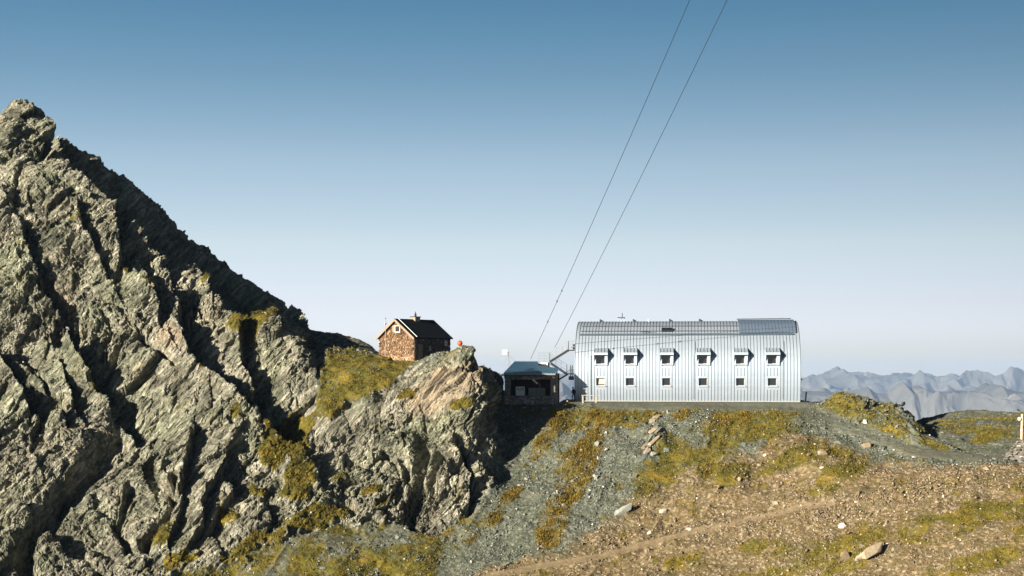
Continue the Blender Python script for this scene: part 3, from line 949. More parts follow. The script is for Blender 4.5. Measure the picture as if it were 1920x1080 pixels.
# ------------------------------------------------------------------ the long barrel-roofed hut
M_CLAD = plain('weathered_zinc', (0.365, 0.425, 0.485), 0.42, 0.45, 0.10, 0.7, 0.5)
M_SEAM = plain('zinc_seam', (0.15, 0.19, 0.23), 0.45, 0.6, 0.15, 2.0, 0.5)  # darker than the cladding: the seams' shadow lines put into their colour
M_TRIM = plain('zinc_trim', (0.36, 0.42, 0.475), 0.5, 0.25, 0.10, 2.0, 0.4)
M_DARKM = plain('dark_metal', (0.035, 0.042, 0.050), 0.5, 0.4, 0.3, 4.0)
M_PVG = plain('roof_panel_blue_grey', (0.13, 0.18, 0.245), 0.35, 0.3, 0.10, 1.0, 0.5)
M_GLASS = plain('dark_window_glass', (0.012, 0.016, 0.022), 0.08, 0.0, 0.1, 1.0, 0.6)
M_FRAME = plain('larch_window_frame', (0.40, 0.32, 0.25), 0.7, 0.0, 0.2, 8.0)
M_BLIND = plain('beige_blind', (0.55, 0.47, 0.33), 0.9, 0.0, 0.2, 6.0)
M_WOODL = toned('bleached_wood', [(0.0, (0.24, 0.19, 0.13)), (0.5, (0.44, 0.36, 0.26)), (1.0, (0.62, 0.54, 0.42))], grain=(3, 3, 20))
M_STEEL = plain('galvanised_steel', (0.28, 0.31, 0.33), 0.5, 0.3, 0.15, 4.0, 0.5)
M_CONC = plain('pale_concrete', (0.33, 0.31, 0.27), 0.9, 0.0, 0.25, 3.0, 0.2, 0.3)
M_WHITE = plain('white_paint', (0.62, 0.61, 0.58), 0.5, 0.0, 0.10, 4.0)

hb = P(1290, 752, 170.0)
HYAW = R(6.8)
# cross-section: (depth behind the front foot, height)
PR = [(0.10, 0.0), (-0.12, 0.8), (-0.29, 1.7), (-0.38, 2.6), (-0.40, 3.5), (-0.32, 4.4), (-0.14, 5.3), (0.16, 6.1),
      (0.55, 6.8), (1.05, 7.5), (1.65, 8.1), (2.35, 8.62), (3.2, 9.08), (4.2, 9.44), (5.3, 9.66), (6.4, 9.74)]
_sy = np.array([p[0] for p in PR]); _sz = np.array([p[1] for p in PR])
_sl = np.concatenate([[0], np.cumsum(np.hypot(np.diff(_sy), np.diff(_sz)))])


def arch(s):
    """point on the cladding s metres up from the foot, and the outward normal"""
    y, z = np.interp(s, _sl, _sy), np.interp(s, _sl, _sz)
    y2, z2 = np.interp(s + .35, _sl, _sy), np.interp(s + .35, _sl, _sz)
    y1, z1 = np.interp(s - .35, _sl, _sy), np.interp(s - .35, _sl, _sz)
    d = np.array([y2 - y1, z2 - z1]); d /= np.linalg.norm(d)
    return y, z, -d[1], d[0]


def s_at(z):
    return float(np.interp(z, _sz, _sl))


def hw(y):
    """half length of the hut: the ends close in a little towards the back"""
    return HL - 0.012 * max(y, 0)


def row_z(py, y):
    return (HOR - py) / FPX * (170.0 + y) - hb.z


def col_x(px, y):
    k_, c_, s_ = (px - 960) / FPX, math.cos(HYAW), math.sin(HYAW)
    return (k_ * (170.0 + y * c_) - hb.x - y * s_) / (c_ + k_ * s_)


HL = (col_x(1501.8, -.25) - col_x(1077.2, -.25)) / 2
for _ in range(4):
    hb.x += (col_x(1501.8, -.25) + col_x(1077.2, -.25)) / 2
HL = (col_x(1501.8, -.25) - col_x(1077.2, -.25)) / 2
hut = thing('barrel_hut', (hb.x, 170.0, hb.z), 'long silver metal mountain hut with barrel roof and two rows of small windows', 'mountain hut', None, -HYAW)
WPX = [(1117.5, 1134.5), (1173, 1189.5), (1241, 1257.5), (1309.5, 1326.5), (1379.5, 1396.5), (1439, 1456.5)]
UP_T, UP_B, LO_T, LO_B = row_z(665.5, -0.2), row_z(682.5, -0.25), row_z(708.5, -0.2), row_z(723.5, -0.15)
holes = []
for a, b in WPX:
    holes.append((col_x(a, -.2), col_x(b, -.2), LO_T, LO_B, False))
    holes.append((col_x(a, -.2), col_x(b, -.2), UP_T, UP_B, True))
S_TOP = _sl[-1]
ss = sorted(set([float(v) for v in np.linspace(0, S_TOP, 44)] + [s_at(z) for z in (UP_T, UP_B, LO_T, LO_B)]))
xs = sorted(set([float(v) for v in np.linspace(-1, 1, 9) * HL] + [h[0] for h in holes] + [h[1] for h in holes]))
mb = MB()
cols = [[] for _ in ss]
for j, s in enumerate(ss):
    y, z, ny, nz = arch(s)
    for x in xs:
        sc_ = hw(y) / HL
        xx_ = x * sc_ if abs(x) > 12.5 else x
        cols[j].append((xx_, y, z))
vs = [p for c in cols for p in c]
vs += [(p[0], 12.8 - p[1], p[2]) for c in cols for p in c]
nx_, nofs = len(xs), len(xs) * len(ss)
fs = []
for j in range(len(ss) - 1):
    for i in range(nx_ - 1):
        zm = (cols[j][i][2] + cols[j + 1][i][2]) / 2
        xm = (xs[i] + xs[i + 1]) / 2
        if not any(h[0] < xm < h[1] and h[3] < zm < h[2] for h in holes):
            fs.append((j * nx_ + i, j * nx_ + i + 1, (j + 1) * nx_ + i + 1, (j + 1) * nx_ + i))
        fs.append((nofs + j * nx_ + i + 1, nofs + j * nx_ + i, nofs + (j + 1) * nx_ + i, nofs + (j + 1) * nx_ + i + 1))
mb.add(vs, fs)
mb.build('cladding', M_CLAD, hut, True)
for sgn in (-1, 1):
    mb = MB()
    vs = [(sgn * (hw(p[0]) - 0.06), p[0], p[1]) for p in PR]
    vs += [(sgn * (hw(p[0]) - 0.06), 12.8 - p[0], p[1]) for p in PR[::-1]]
    mb.add(vs, [tuple(range(len(vs))) if sgn > 0 else tuple(range(len(vs) - 1, -1, -1))])
    mb.build('end_wall', M_CLAD, hut)
# standing seams run up and over
mb = MB()
S_STEPS = np.linspace(0.02, S_TOP, 70)
n_seam = 70
for i in range(n_seam):
    x0 = -HL + .06 + (2 * HL - .12) * i / (n_seam - 1)
    parts_, run = [], []
    for s in S_STEPS:
        y, z, ny, nz = arch(s)
        blocked = any(h[0] - .05 < x0 < h[1] + .05 and (h[3] - .25 < z < (h[2] + (.75 if h[4] else .1))) for h in holes)
        if blocked:
            if len(run) > 1: parts_.append(run)
            run = []
        else:
            x = x0 * (hw(y) / HL if abs(x0) > 11 else 1)
            run.append((x, y, z, ny, nz))
    if len(run) > 1: parts_.append(run)
    for run in parts_:
        vv = []
        for x, y, z, ny, nz in run:
            for dx, h_ in ((-.018, -.01), (-.018, .042), (.018, .042), (.018, -.01)):
                vv.append((x + dx, y + ny * h_, z + nz * h_))
        ff = []
        for k_ in range(len(run) - 1):
            for e in range(3):
                ff.append((k_ * 4 + e, k_ * 4 + e + 1, k_ * 4 + e + 5, k_ * 4 + e + 4))
        ff += [(3, 2, 1, 0), tuple((len(run) - 1) * 4 + e for e in range(4))]
        mb.add(vv, ff)
mb.build('standing_seam', M_SEAM, hut)['kind'] = 'stuff'


def along(mbx, z, x0, x1, w, h, out, tone=.5):
    """a straight rail on the cladding at height z"""
    y, zz, ny, nz = arch(s_at(z))
    mbx.bar((x0, y + ny * out, zz + nz * out), (x1, y + ny * out, zz + nz * out), w, h, (0, ny, nz), tone)


mb = MB(); Z_G = row_z(628.5, 1.6)
along(mb, Z_G, -HL + .55, HL - .75, 0.16, 0.24, 0.10)
mb.build('gutter', M_DARKM if False else M_SEAM, hut)
for py_ in (622.0, 613.0):
    mb = MB()
    along(mb, row_z(py_, 2.4 if py_ > 618 else 3.6), -HL + .55, HL - .75, 0.05, 0.05, 0.13)
    mb.build('snow_guard', M_SEAM, hut)
# blue-grey panels on the far third of the roof
xa, xb = col_x(1385, 2.5), col_x(1492, 2.5)
pv = MB(); s0, s1 = s_at(Z_G + .16), S_TOP
rows_ = np.linspace(s0, s1, 9)
for j in range(8):
    q = []
    for s in (rows_[j] + .02, rows_[j + 1] - .02):
        y, z, ny, nz = arch(min(s, S_TOP - .01))
        q.append((y, z, ny, nz))
    for i in range(17):
        u0 = xa + (xb - xa) * i / 17 + .015; u1 = xa + (xb - xa) * (i + 1) / 17 - .015
        vv = []
        for hgt in (.10, .17):
            for (y, z, ny, nz) in q:
                vv += [(u0, y + ny * hgt, z + nz * hgt), (u1, y + ny * hgt, z + nz * hgt)]
        pv.add(vv, [(4, 5, 7, 6), (0, 2, 3, 1), (0, 1, 5, 4), (2, 6, 7, 3), (0, 4, 6, 2), (1, 3, 7, 5)])
pv.build('roof_panel', M_PVG, hut)
mb = MB()
y, z, ny, nz = arch(S_TOP - .3)
mb.bar((xa - .1, y, z + .26), (xb - .3, y, z + .30), .10, .10)
mb.build('panel_ridge_rail', M_DARKM, hut)
# windows
for ki, (x0, x1, zt, zb, upper) in enumerate(holes):
    yt = arch(s_at(zt))[0]; yb = arch(s_at(zb))[0]
    fm = MB(); dp = 0.30
    if upper:
        ya = min(yt, yb) - 0.16                                   # the box stands out from the wall
        wA, wB = x0 - .16, x1 + .30
        fm.box((wA, ya - .04, zb - .16), (x0, yt + .1, zt + .02))
        fm.box((x1, ya - .04, zb - .16), (wB, yt + .1, zt + .02))
    else:
        ya = min(yt, yb) + 0.02
    t_ = .03
    back = max(yt, yb) + dp
    fm.box((x0, ya, zb), (x0 + t_, back, zt)); fm.box((x1 - t_, ya, zb), (x1, back, zt))
    fm.box((x0 + t_, ya, zb), (x1 - t_, back, zb + t_)); fm.box((x0 + t_, ya, zt - t_), (x1 - t_, back, zt))
    wf = fm.build('window', M_TRIM, hut)
    gm = MB(); gm.box((x0 + t_, back - .03, zb + t_), (x1 - t_, back, zt - t_)); gm.build('pane', M_GLASS, wf)
    fr = MB()
    for (a0, a1, c0, c1) in ((x0 + t_, x0 + t_ + .03, zb + t_, zt - t_), (x1 - t_ - .05, x1 - t_, zb + t_, zt - t_),
                             (x0 + t_ + .03, x1 - t_ - .05, zb + t_, zb + t_ + .05), (x0 + t_ + .03, x1 - t_ - .05, zt - t_ - .03, zt - t_)):
        fr.box((a0, back - .09, c0), (a1, back - .032, c1))
    fr.build('frame', M_FRAME, wf)
    sm = MB(); sm.box((x0 - .05, ya - .10, zb - .09), (x1 + .10, ya + .06, zb - .01)); sm.build('sill', M_TRIM, wf)
    if ki == 0:
        bl = MB()
        bl.add([(x0 + .38, back - .06, zt - t_), (x1 - t_, back - .06, zt - t_), (x1 - t_, back - .06, zb + .2), (x0 + .30, back - .06, zb + .2),
                (x0 + .38, back - .04, zt - t_), (x1 - t_, back - .04, zt - t_), (x1 - t_, back - .04, zb + .2), (x0 + .30, back - .04, zb + .2)],
               [(3, 2, 1, 0), (4, 5, 6, 7), (0, 1, 5, 4), (2, 3, 7, 6), (1, 2, 6, 5), (3, 0, 4, 7)])
        bl.build('blind', M_BLIND, wf)
    if upper:
        hd = MB()
        hA, hB = x0 - .22, x1 + .34
        zf, zf2, zr = zt + .03, zt + .24, zt + .78
        yr_ = arch(s_at(zr))[0]; out = ya - .48
        ym = arch(s_at(zf))[0] + .05; zlow = zb - .12; ylow = arch(s_at(zlow))[0] + .02
        for (c0, c1) in ((hA, hA + .04), (hB - .04, hB)):          # triangular cheeks
            pr = [(yr_ + .03, zr), (out, zf2), (out, zf), (ylow, zlow), (ym + .25, zf)]
            n_ = len(pr)
            hd.add([(c0, *p) for p in pr] + [(c1, *p) for p in pr],
                   [tuple(range(n_)), tuple(range(2 * n_ - 1, n_ - 1, -1))] + [(a_, a_ + n_, (a_ + 1) % n_ + n_, (a_ + 1) % n_) for a_ in range(n_)])
        hd.add([(hA, out, zf2), (hB, out, zf2), (hB, yr_, zr), (hA, yr_, zr), (hA, out, zf2 + .03), (hB, out, zf2 + .03), (hB, yr_, zr + .03), (hA, yr_, zr + .03)],
               [(0, 3, 2, 1), (4, 5, 6, 7), (0, 1, 5, 4), (1, 2, 6, 5), (3, 0, 4, 7)])
        for k_ in range(5):
            c0 = hA + .03 + (hB - hA - .06) * k_ / 4
            hd.bar((c0, out, zf2 + .06), (c0, yr_, zr + .06), .04, .07)
        hd.build('hood', M_CLAD, wf)
        fa = MB(); fa.box((hA - .02, out - .03, zf - .02), (hB + .02, out - .002, zf2 + .03)); fa.build('fascia', M_TRIM, wf)
# roof fittings
y, z, ny, nz = arch(s_at(row_z(620, 2.6)))
xk = col_x(1251, 2.6)
sk = MB(); sk.bar((xk - .68, y + ny * .12, z + nz * .12), (xk + .68, y + ny * .12, z + nz * .12), .60, .26, (0, ny, nz))
sk_o = sk.build('skylight', M_DARKM, hut)
g_ = MB(); g_.bar((xk - .58, y + ny * .26, z + nz * .26), (xk + .58, y + ny * .26, z + nz * .26), .44, .02, (0, ny, nz)); g_.build('pane', M_GLASS, sk_o)
zr = 9.74
for px_ in (1127, 1189, 1257, 1313):
    xv = col_x(px_, 6.4)
    v_ = MB()
    v_.add([(xv - .16, 6.2, zr - .05), (xv + .3, 6.2, zr - .05), (xv + .3, 6.6, zr - .05), (xv - .16, 6.6, zr - .05),
            (xv - .16, 6.2, zr + .34), (xv + .3, 6.2, zr + .10), (xv + .3, 6.6, zr + .10), (xv - .16, 6.6, zr + .34)],
           [(0, 3, 2, 1), (4, 5, 6, 7), (0, 1, 5, 4), (1, 2, 6, 5), (2, 3, 7, 6), (3, 0, 4, 7)])
    v_.build('ridge_vent', M_DARKM, hut)
xc = col_x(1165, 6.4)
ch = MB()
ch.box((xc - .40, 6.05, zr - .1), (xc + .40, 6.75, zr + .02))
ch_o = ch.build('chimney', M_STEEL, hut)
for dx in (-.38, 0, .38):
    c3 = MB(); c3.tube([(xc + dx, 6.4, zr - .0), (xc + dx, 6.4, zr + .45)], .035, 8); c3.build('strut', M_STEEL, ch_o)
c2 = MB(); c2.box((xc - .46, 6.0, zr + .45), (xc + .46, 6.8, zr + .53)); c2.tube([(xc + .12, 6.4, zr + .53), (xc + .12, 6.4, zr + 1.05)], .05, 8)
c2.build('cap', M_DARKM, ch_o)
xc = col_x(1216, 6.4)
v_ = MB(); v_.tube([(xc, 6.4, zr - .05), (xc, 6.4, zr + .25)], .07, 8); v_.build('vent_pipe', M_WHITE, hut)
y, z, ny, nz = arch(s_at(row_z(624.5, 2.2)))
xc = col_x(1213, 2.2)
an = MB(); an.tube([(xc - .7, y - .35, z + .1), (xc, y - .30, z + .16), (xc + .7, y - .35, z + .22)], .035, 8); an.tube([(xc, y, z - .02), (xc, y - .3, z + .3)], .04, 8)
an.build('antenna', M_DARKM, hut)
mb = MB()                                                          # kerb of pale timber along the foot
mb.box((-HL + .3, -.08, -.10), (HL - .1, .085, .03)); mb.build('plinth', M_CONC, hut)
mb = MB(); mb.lathe([(.0, -.3), (.30, -.26), (.36, -.05), (.36, .05)], (0, 0, 0), 16)
vh = mb.build('vent_hood', M_DARKM, hut); vh.rotation_euler = (0, R(90), 0); vh.location = (-HL, 2.2, row_z(650, 2.2)); vh.scale = (1.0, .9, 1.4)
mb = MB()                                                          # hood over the door in the far end
xe, z0_, z1_ = HL - .06, row_z(712, 4), row_z(703, 4)
mb.add([(xe, 3.6, z1_), (xe + .62, 3.6, z0_ - .02), (xe + .18, 3.6, z0_ - .02), (xe, 3.6, z0_ + .16), (xe, 4.8, z1_), (xe + .62, 4.8, z0_ - .02), (xe + .18, 4.8, z0_ - .02), (xe, 4.8, z0_ + .16)],
       [(3, 2, 1, 0), (4, 5, 6, 7), (0, 1, 5, 4), (1, 2, 6, 5), (2, 3, 7, 6)])
mb.build('door_hood', M_DARKM, hut)
# lightning conductors down the front
for px_ in (1108, 1301, 1468):
    mb = MB(); xx_ = col_x(px_, -.2)
    mb.tube([(xx_ + .12 * (s > 6), arch(s)[0] + arch(s)[2] * .13, arch(s)[1] + arch(s)[3] * .13) for s in np.linspace(.3, 7.4 if px_ != 1108 else 5.5, 12)], .022, 6)
    mb.build('conductor_cable', M_DARKM, hut)

# ------------------------------------------------------------------ outside stair on the near end of the hut
YS = 173.2
st0 = P(1070, 752, YS)
stair = thing('outside_staircase', st0, 'grey steel fire escape stair in two flights between blue roofed shed and silver hut', 'staircase')


def L(px, py, dy=0.0):
    return P(px, py, YS) + Vector((0, dy, 0)) - st0


def flight(a, b, steps):
    m = MB()
    for dy in (0.0, 1.0): m.bar(L(*a, dy), L(*b, dy), .07, .26)
    o = m.build('flight', M_DARKM, stair)
    t = MB()
    for k_ in range(steps):
        f_ = (k_ + .5) / steps
        p = L(a[0] + (b[0] - a[0]) * f_, a[1] + (b[1] - a[1]) * f_ + 1.4, 0)
        t.box((p.x - .17, p.y + .04, p.z - .04), (p.x + .17, p.y + .96, p.z + .0))
    t.build('tread', M_DARKM, o)['kind'] = 'stuff'


flight((1030, 679), (1066, 656.5), 11)
flight((1033, 681), (1062, 700.5), 10)
pl = MB()
pl.bar(L(1066, 656.8, .5), L(1079, 656.8, .5), 1.1, .13); pl.build('platform', M_DARKM, stair)
pl = MB(); pl.bar(L(1062, 701, .5), L(1078, 701, .5), 1.1, .15); pl.build('platform', M_DARKM, stair)
pl = MB(); pl.bar(L(1009, 678.5, .5), L(1031, 678.5, .5), 1.3, .13); pl.build('platform', M_STEEL, stair)
for dy in (0, 1):
    pl = MB(); pl.bar(L(1046, 713, dy), L(1065, 701.5, dy), .17, .17); pl.build('brace', M_DARKM, stair)
for q_ in ((1029, 680, 700), (1047.5, 700, 757)):
    pl = MB(); pl.bar(L(q_[0], q_[1], .45), L(q_[0], q_[2], .45), .21, .21); pl.build('post', M_DARKM, stair)
pl = MB(); pl.box(L(1013.5, 686.5, -.1), L(1026, 679.5, .9)); pl.box(L(1025.8, 690, -.15), L(1027, 680, .9)); pl.build('landing_wall', M_WHITE, stair)


def rail(a, b, dy, posts, down):
    """three rails above the line a-b with posts"""
    m = MB()
    for h_ in (16.5, 11.0, 5.5):
        m.tube([L(a[0], a[1] - h_, dy), L(b[0], b[1] - h_, dy)], .019, 6)
    for k_ in range(posts):
        f_ = k_ / max(posts - 1, 1)
        x_, y_ = a[0] + (b[0] - a[0]) * f_, a[1] + (b[1] - a[1]) * f_
        m.tube([L(x_, y_ + down, dy), L(x_, y_ - 16.5, dy)], .026, 6)
    return m.build('railing', M_STEEL, stair)


for dy in (0, 1.0):
    rail((1009.5, 678), (1031, 678), dy, 3, 0)
    rail((1031, 678), (1066, 656), dy, 4, 0)
    rail((1066, 656), (1079, 656), dy, 3, 0)
    rail((1033, 680), (1063, 700), dy, 4, 0)
    rail((1063, 700), (1077, 700), dy, 3, 0)
mb = MB()
for px_ in (1069.7, 1073):
    mb = MB(); mb.bar(L(px_, 685, -.1), L(px_, 706, -.1), .10, .10); mb.build('hanger', M_DARKM, stair)
mb = MB(); mb.box(L(1066.5, 712.5, -.2), L(1076, 705.5, .7)); mb.build('hanging_box', plain('blue_grey_box', (.10, .13, .17), .6), stair)

# ------------------------------------------------------------------ shingled cottage on the spur
def shingles(mbx, O, ux, nrm_, width_at, height, w=.18, h=.17, seed=1, z0=0.0, skip=None, tone_top=None, sd=.2):
    """overlapping wooden shingles on a wall: O foot corner, ux along, nrm_ outward"""
    rg = random.Random(seed)
    ux, nrm_ = Vector(ux), Vector(nrm_)
    nrow = int(height / h)
    for r_ in range(nrow):
        z = z0 + r_ * h
        lo, hi = width_at(z + h * .5)
        x = lo - rg.random() * w
        while x < hi:
            ww = w * rg.uniform(.6, 1.25)
            x0_, x1_ = max(x, lo), min(x + ww - .025, hi)
            x += ww
            if x1_ - x0_ < .04: continue
            if skip and any(a < (x0_ + x1_) / 2 < b and c < z + h / 2 < d for a, b, c, d in skip): continue
            t1 = .05 + rg.random() * .075
            t0 = .012
            zb_, zt_ = z - rg.random() * .05, z + h * 1.12
            a = O + ux * x0_; b = O + ux * x1_
            tilt = rg.uniform(-.02, .02)
            vv = [a + Vector((0, 0, zb_)), b + Vector((0, 0, zb_ + tilt)), b + Vector((0, 0, zt_)), a + Vector((0, 0, zt_)),
                  a + nrm_ * t1 + Vector((0, 0, zb_)), b + nrm_ * (t1 + rg.uniform(-.015, .015)) + Vector((0, 0, zb_ + tilt)), b + nrm_ * t0 + Vector((0, 0, zt_)), a + nrm_ * t0 + Vector((0, 0, zt_))]
            mbx.add(vv, [(4, 5, 6, 7), (0, 1, 5, 4), (1, 2, 6, 5), (3, 0, 4, 7)],
                    min(1, max(0, rg.gauss(.5, sd) + (tone_top(z) if tone_top else 0))))


M_SHING = toned('sun_burnt_shingle', [(0.0, (0.022, 0.014, 0.008)), (0.35, (0.095, 0.054, 0.027)), (0.6, (0.195, 0.118, 0.060)), (0.82, (0.31, 0.205, 0.115)), (1.0, (0.42, 0.31, 0.20))], grain=(4, 4, 1))
M_SHING_D = toned('dark_side_shingle', [(0.0, (0.030, 0.022, 0.018)), (0.5, (0.085, 0.062, 0.048)), (0.85, (0.16, 0.125, 0.10)), (1.0, (0.28, 0.24, 0.20))], grain=(4, 4, 1))  # side wall shingles, darker than those of the gable
M_CORE = plain('dark_boarding', (0.035, 0.024, 0.018), 0.9)
M_BARGE = plain('pale_barge_board', (0.27, 0.19, 0.13), 0.7, 0, .2, 5.0)
M_ROOFD = plain('dark_sheet_roof', (0.006, 0.009, 0.013), 0.9, 0.0, .3, 1.5, 0.1)

TH = R(41)
gx_ax = Vector((math.cos(TH), -math.sin(TH), 0)); dp_ax = Vector((math.sin(TH), math.cos(TH), 0))   # along the gable, and back along the ridge
Yk = 165.0
ck = P(777, 673, Yk)                                    # the corner nearest the camera
GW, LN = 72 / FPX * Yk / math.cos(TH) * 1.0, 66 / FPX * Yk / math.sin(TH) * .97
cott = thing('shingled_cottage', ck, 'small brown shingled cottage with dark gable roof on the rocky spur', 'cottage')
EAVE, RIDGE = (673 - 632.5) / FPX * Yk, (673 - 600.5) / FPX * Yk * 1.02


def W(a, d, z):
    """a: along the gable leftwards from the near corner, d: back along the side wall"""
    return Vector(gx_ax * (-a) + dp_ax * d + Vector((0, 0, z)))


BASE = -.9
mb = MB()
g5 = [(0, BASE), (GW, BASE), (GW, EAVE), (GW / 2, RIDGE - .1), (0, EAVE)]
vv = [W(a, 0.0, z) for a, z in g5] + [W(a, LN, z) for a, z in g5]
mb.add(vv, [(0, 1, 2, 3, 4), (9, 8, 7, 6, 5), (0, 4, 9, 5), (1, 6, 7, 2), (4, 3, 8, 9), (3, 2, 7, 8)])
wall0 = mb.build('wall', M_CORE, cott)
WIN = (GW / 2 - .58, GW / 2 + .08, 3.22, 3.84)          # attic window, along/height
mb = MB()
gable_w = lambda z: (0.0, GW) if z < EAVE else (GW / 2 * (z - EAVE) / (RIDGE - EAVE), GW - GW / 2 * (z - EAVE) / (RIDGE - EAVE))
shingles(mb, Vector((0, 0, 0)), -gx_ax, -dp_ax, gable_w, RIDGE - BASE - .2, seed=5, z0=BASE, skip=[WIN], tone_top=lambda z: .25 if z < .45 else -.02)
mb.build('gable_shingles', M_SHING, cott)
mb = MB()
DOOR = (.55, 1.35, BASE, 1.72)
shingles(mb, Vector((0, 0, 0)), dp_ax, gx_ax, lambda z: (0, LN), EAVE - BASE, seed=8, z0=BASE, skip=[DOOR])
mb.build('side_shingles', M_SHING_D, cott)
mb = MB()
for k_ in range(4):
    d0 = DOOR[0] + k_ * .2
    p = [W(0, d0 + .01, BASE), W(0, d0 + .19, BASE), W(0, d0 + .19, DOOR[3]), W(0, d0 + .01, DOOR[3])]
    mb.add(p + [q + gx_ax * (.06 + .012 * (k_ % 2)) for q in p], [(4, 5, 6, 7), (0, 1, 5, 4), (1, 2, 6, 5), (2, 3, 7, 6), (3, 0, 4, 7)], [.35, .6, .45, .55][k_])
dr = mb.build('door', M_WOODL if False else toned('grey_door_boards', [(0, (.10, .085, .07)), (1, (.26, .22, .19))], grain=(4, 4, 1)), cott)
mb = MB(); mb.bar(W(0, 1.22, .75) + gx_ax * .09, W(0, 1.22, .95) + gx_ax * .09, .04, .06); mb.build('handle', M_DARKM, dr)
mb = MB()                                               # small window beside the door
mb.bar(W(0, 2.5, .95) + gx_ax * .05, W(0, 2.5, 1.5) + gx_ax * .05, .42, .10, gx_ax); sw = mb.build('window', M_GLASS, cott)
mb = MB()
for d0 in (2.27, 2.73): mb.bar(W(0, d0, .9) + gx_ax * .09, W(0, d0, 1.55) + gx_ax * .09, .05, .05, gx_ax)
for z_ in (.9, 1.55): mb.bar(W(0, 2.25, z_) + gx_ax * .09, W(0, 2.75, z_) + gx_ax * .09, .05, .05)
mb.build('frame', plain('old_green_frame', (.10, .10, .06), .8), sw)
a0, a1, z0_, z1_ = WIN
mb = MB()
mb.add([W(a0, .02, z0_), W(a1, .02, z0_), W(a1, .02, z1_), W(a0, .02, z1_)], [(0, 1, 2, 3)])
aw = mb.build('window', M_GLASS, cott)
mb = MB()
for (p, q) in (((a0 - .06, z0_), (a0 - .06, z1_)), ((a1 + .06, z0_), (a1 + .06, z1_)), ((a0 - .12, z0_ - .06), (a1 + .12, z0_ - .06)), ((a0 - .12, z1_ + .06), (a1 + .12, z1_ + .06))):
    mb.bar(W(p[0], -.06, p[1]), W(q[0], -.06, q[1]), .075, .12, dp_ax)
mb.build('frame', M_WHITE, aw)
mb = MB(); mb.bar(W(a1 + .30, -.11, z0_ - .05), W(a1 + .30, -.11, z1_ + .1), .36, .05, dp_ax); mb.build('shutter', M_BARGE, aw)
# roof: two slopes with overhang, barge boards, light verge strip
OV, BK, DR = .34, .22, .26
sl_z = (RIDGE - EAVE) / (GW / 2)
mb = MB()
for s_ in (0, 1):
    def rp_(a, d, up):
        aa = a if s_ == 0 else GW - a
        return W(aa, d, EAVE + sl_z * a + up)
    lo, hi = -DR, GW / 2
    vv = [rp_(lo, -OV, .05), rp_(hi, -OV, .05), rp_(hi, LN + BK, .05), rp_(lo, LN + BK, .05), rp_(lo, -OV, .17), rp_(hi, -OV, .17), rp_(hi, LN + BK, .17), rp_(lo, LN + BK, .17)]
    mb.add(vv, [(0, 1, 2, 3), (4, 7, 6, 5), (0, 4, 5, 1), (1, 5, 6, 2), (2, 6, 7, 3), (3, 7, 4, 0)])
rf = mb.build('roof', M_ROOFD, cott)
mb = MB()
for s_ in (0, 1):
    f_ = lambda a: a if s_ == 0 else GW - a
    mb.bar(W(f_(-DR), -OV - .03, EAVE - sl_z * DR - .0), W(f_(GW / 2), -OV - .03, RIDGE + .03), .05, .24)
mb.build('barge_board', M_BARGE, rf)
mb = MB()
mb.bar(W(-DR + .05, .25, EAVE - sl_z * (DR - .05) + .22), W(GW / 2 - .05, .25, RIDGE + .20), .06, .05)
mb.build('verge_strip', M_WHITE, rf)
cc = W(GW / 2, LN * .52, RIDGE)
mb = MB()
Mx = Matrix.Translation(cc) @ Matrix.Rotation(-TH, 4, 'Z')
mb.box((-.38, -.42, -.5), (.38, .42, .42), .5, Mx)
chm = mb.build('chimney', plain('brown_brick_chimney', (.34, .22, .15), .85, 0, .35, 6.0, bump=.4), rf)
mb = MB(); mb.box((-.46, -.50, .42), (.46, .50, .50), .5, Mx); mb.build('cap_slab', M_DARKM, chm)
mb = MB(); mb.lathe([(.10, 0), (.13, .12), (.12, .3), (.05, .42), (.02, .62)], cc + Vector((0, 0, .50)), 10); mb.build('chimney_pot', M_DARKM, chm)
mb = MB()                                               # oval plaque near the far end of the side wall
pc = W(0, LN * .865, (673 - 643.5) / FPX * Yk)


def disc(mbx, c, rad, tk, n=20):
    vv = []
    for o_ in (0, tk):
        for k_ in range(n):
            t_ = 2 * math.pi * k_ / n
            vv.append(c + gx_ax * (.08 + o_) + dp_ax * (rad[0] * math.cos(t_)) + Vector((0, 0, rad[1] * math.sin(t_))))
    mbx.add(vv, [tuple(range(n, 2 * n))] + [(k_, (k_ + 1) % n, n + (k_ + 1) % n, n + k_) for k_ in range(n)])


disc(mb, pc, (.21, .30), .04); sg = mb.build('round_plaque', M_WHITE, cott)
mb = MB(); disc(mb, pc, (.085, .17), .06); mb.build('dark_centre', M_DARKM, sg)
mb = MB(); mb.bar(W(0, LN * .955, 1.45) + gx_ax * .09, W(0, LN * .955, 1.62) + gx_ax * .09, .14, .03, gx_ax); mb.build('small_notice', M_WHITE, cott)

# ------------------------------------------------------------------ blue-roofed shed
Yd = 168.0
sd0 = P(946, 757, Yd)
shed = thing('open_shed', sd0, 'dark shingled shed with blue corrugated roof and wide open hatch', 'shed')
YAW = R(17)
sx = Vector((math.cos(YAW) * 0 + 1, 0, 0))


def Sd(px, py, dy=0.0):
    return P(px, py, Yd + dy) - sd0


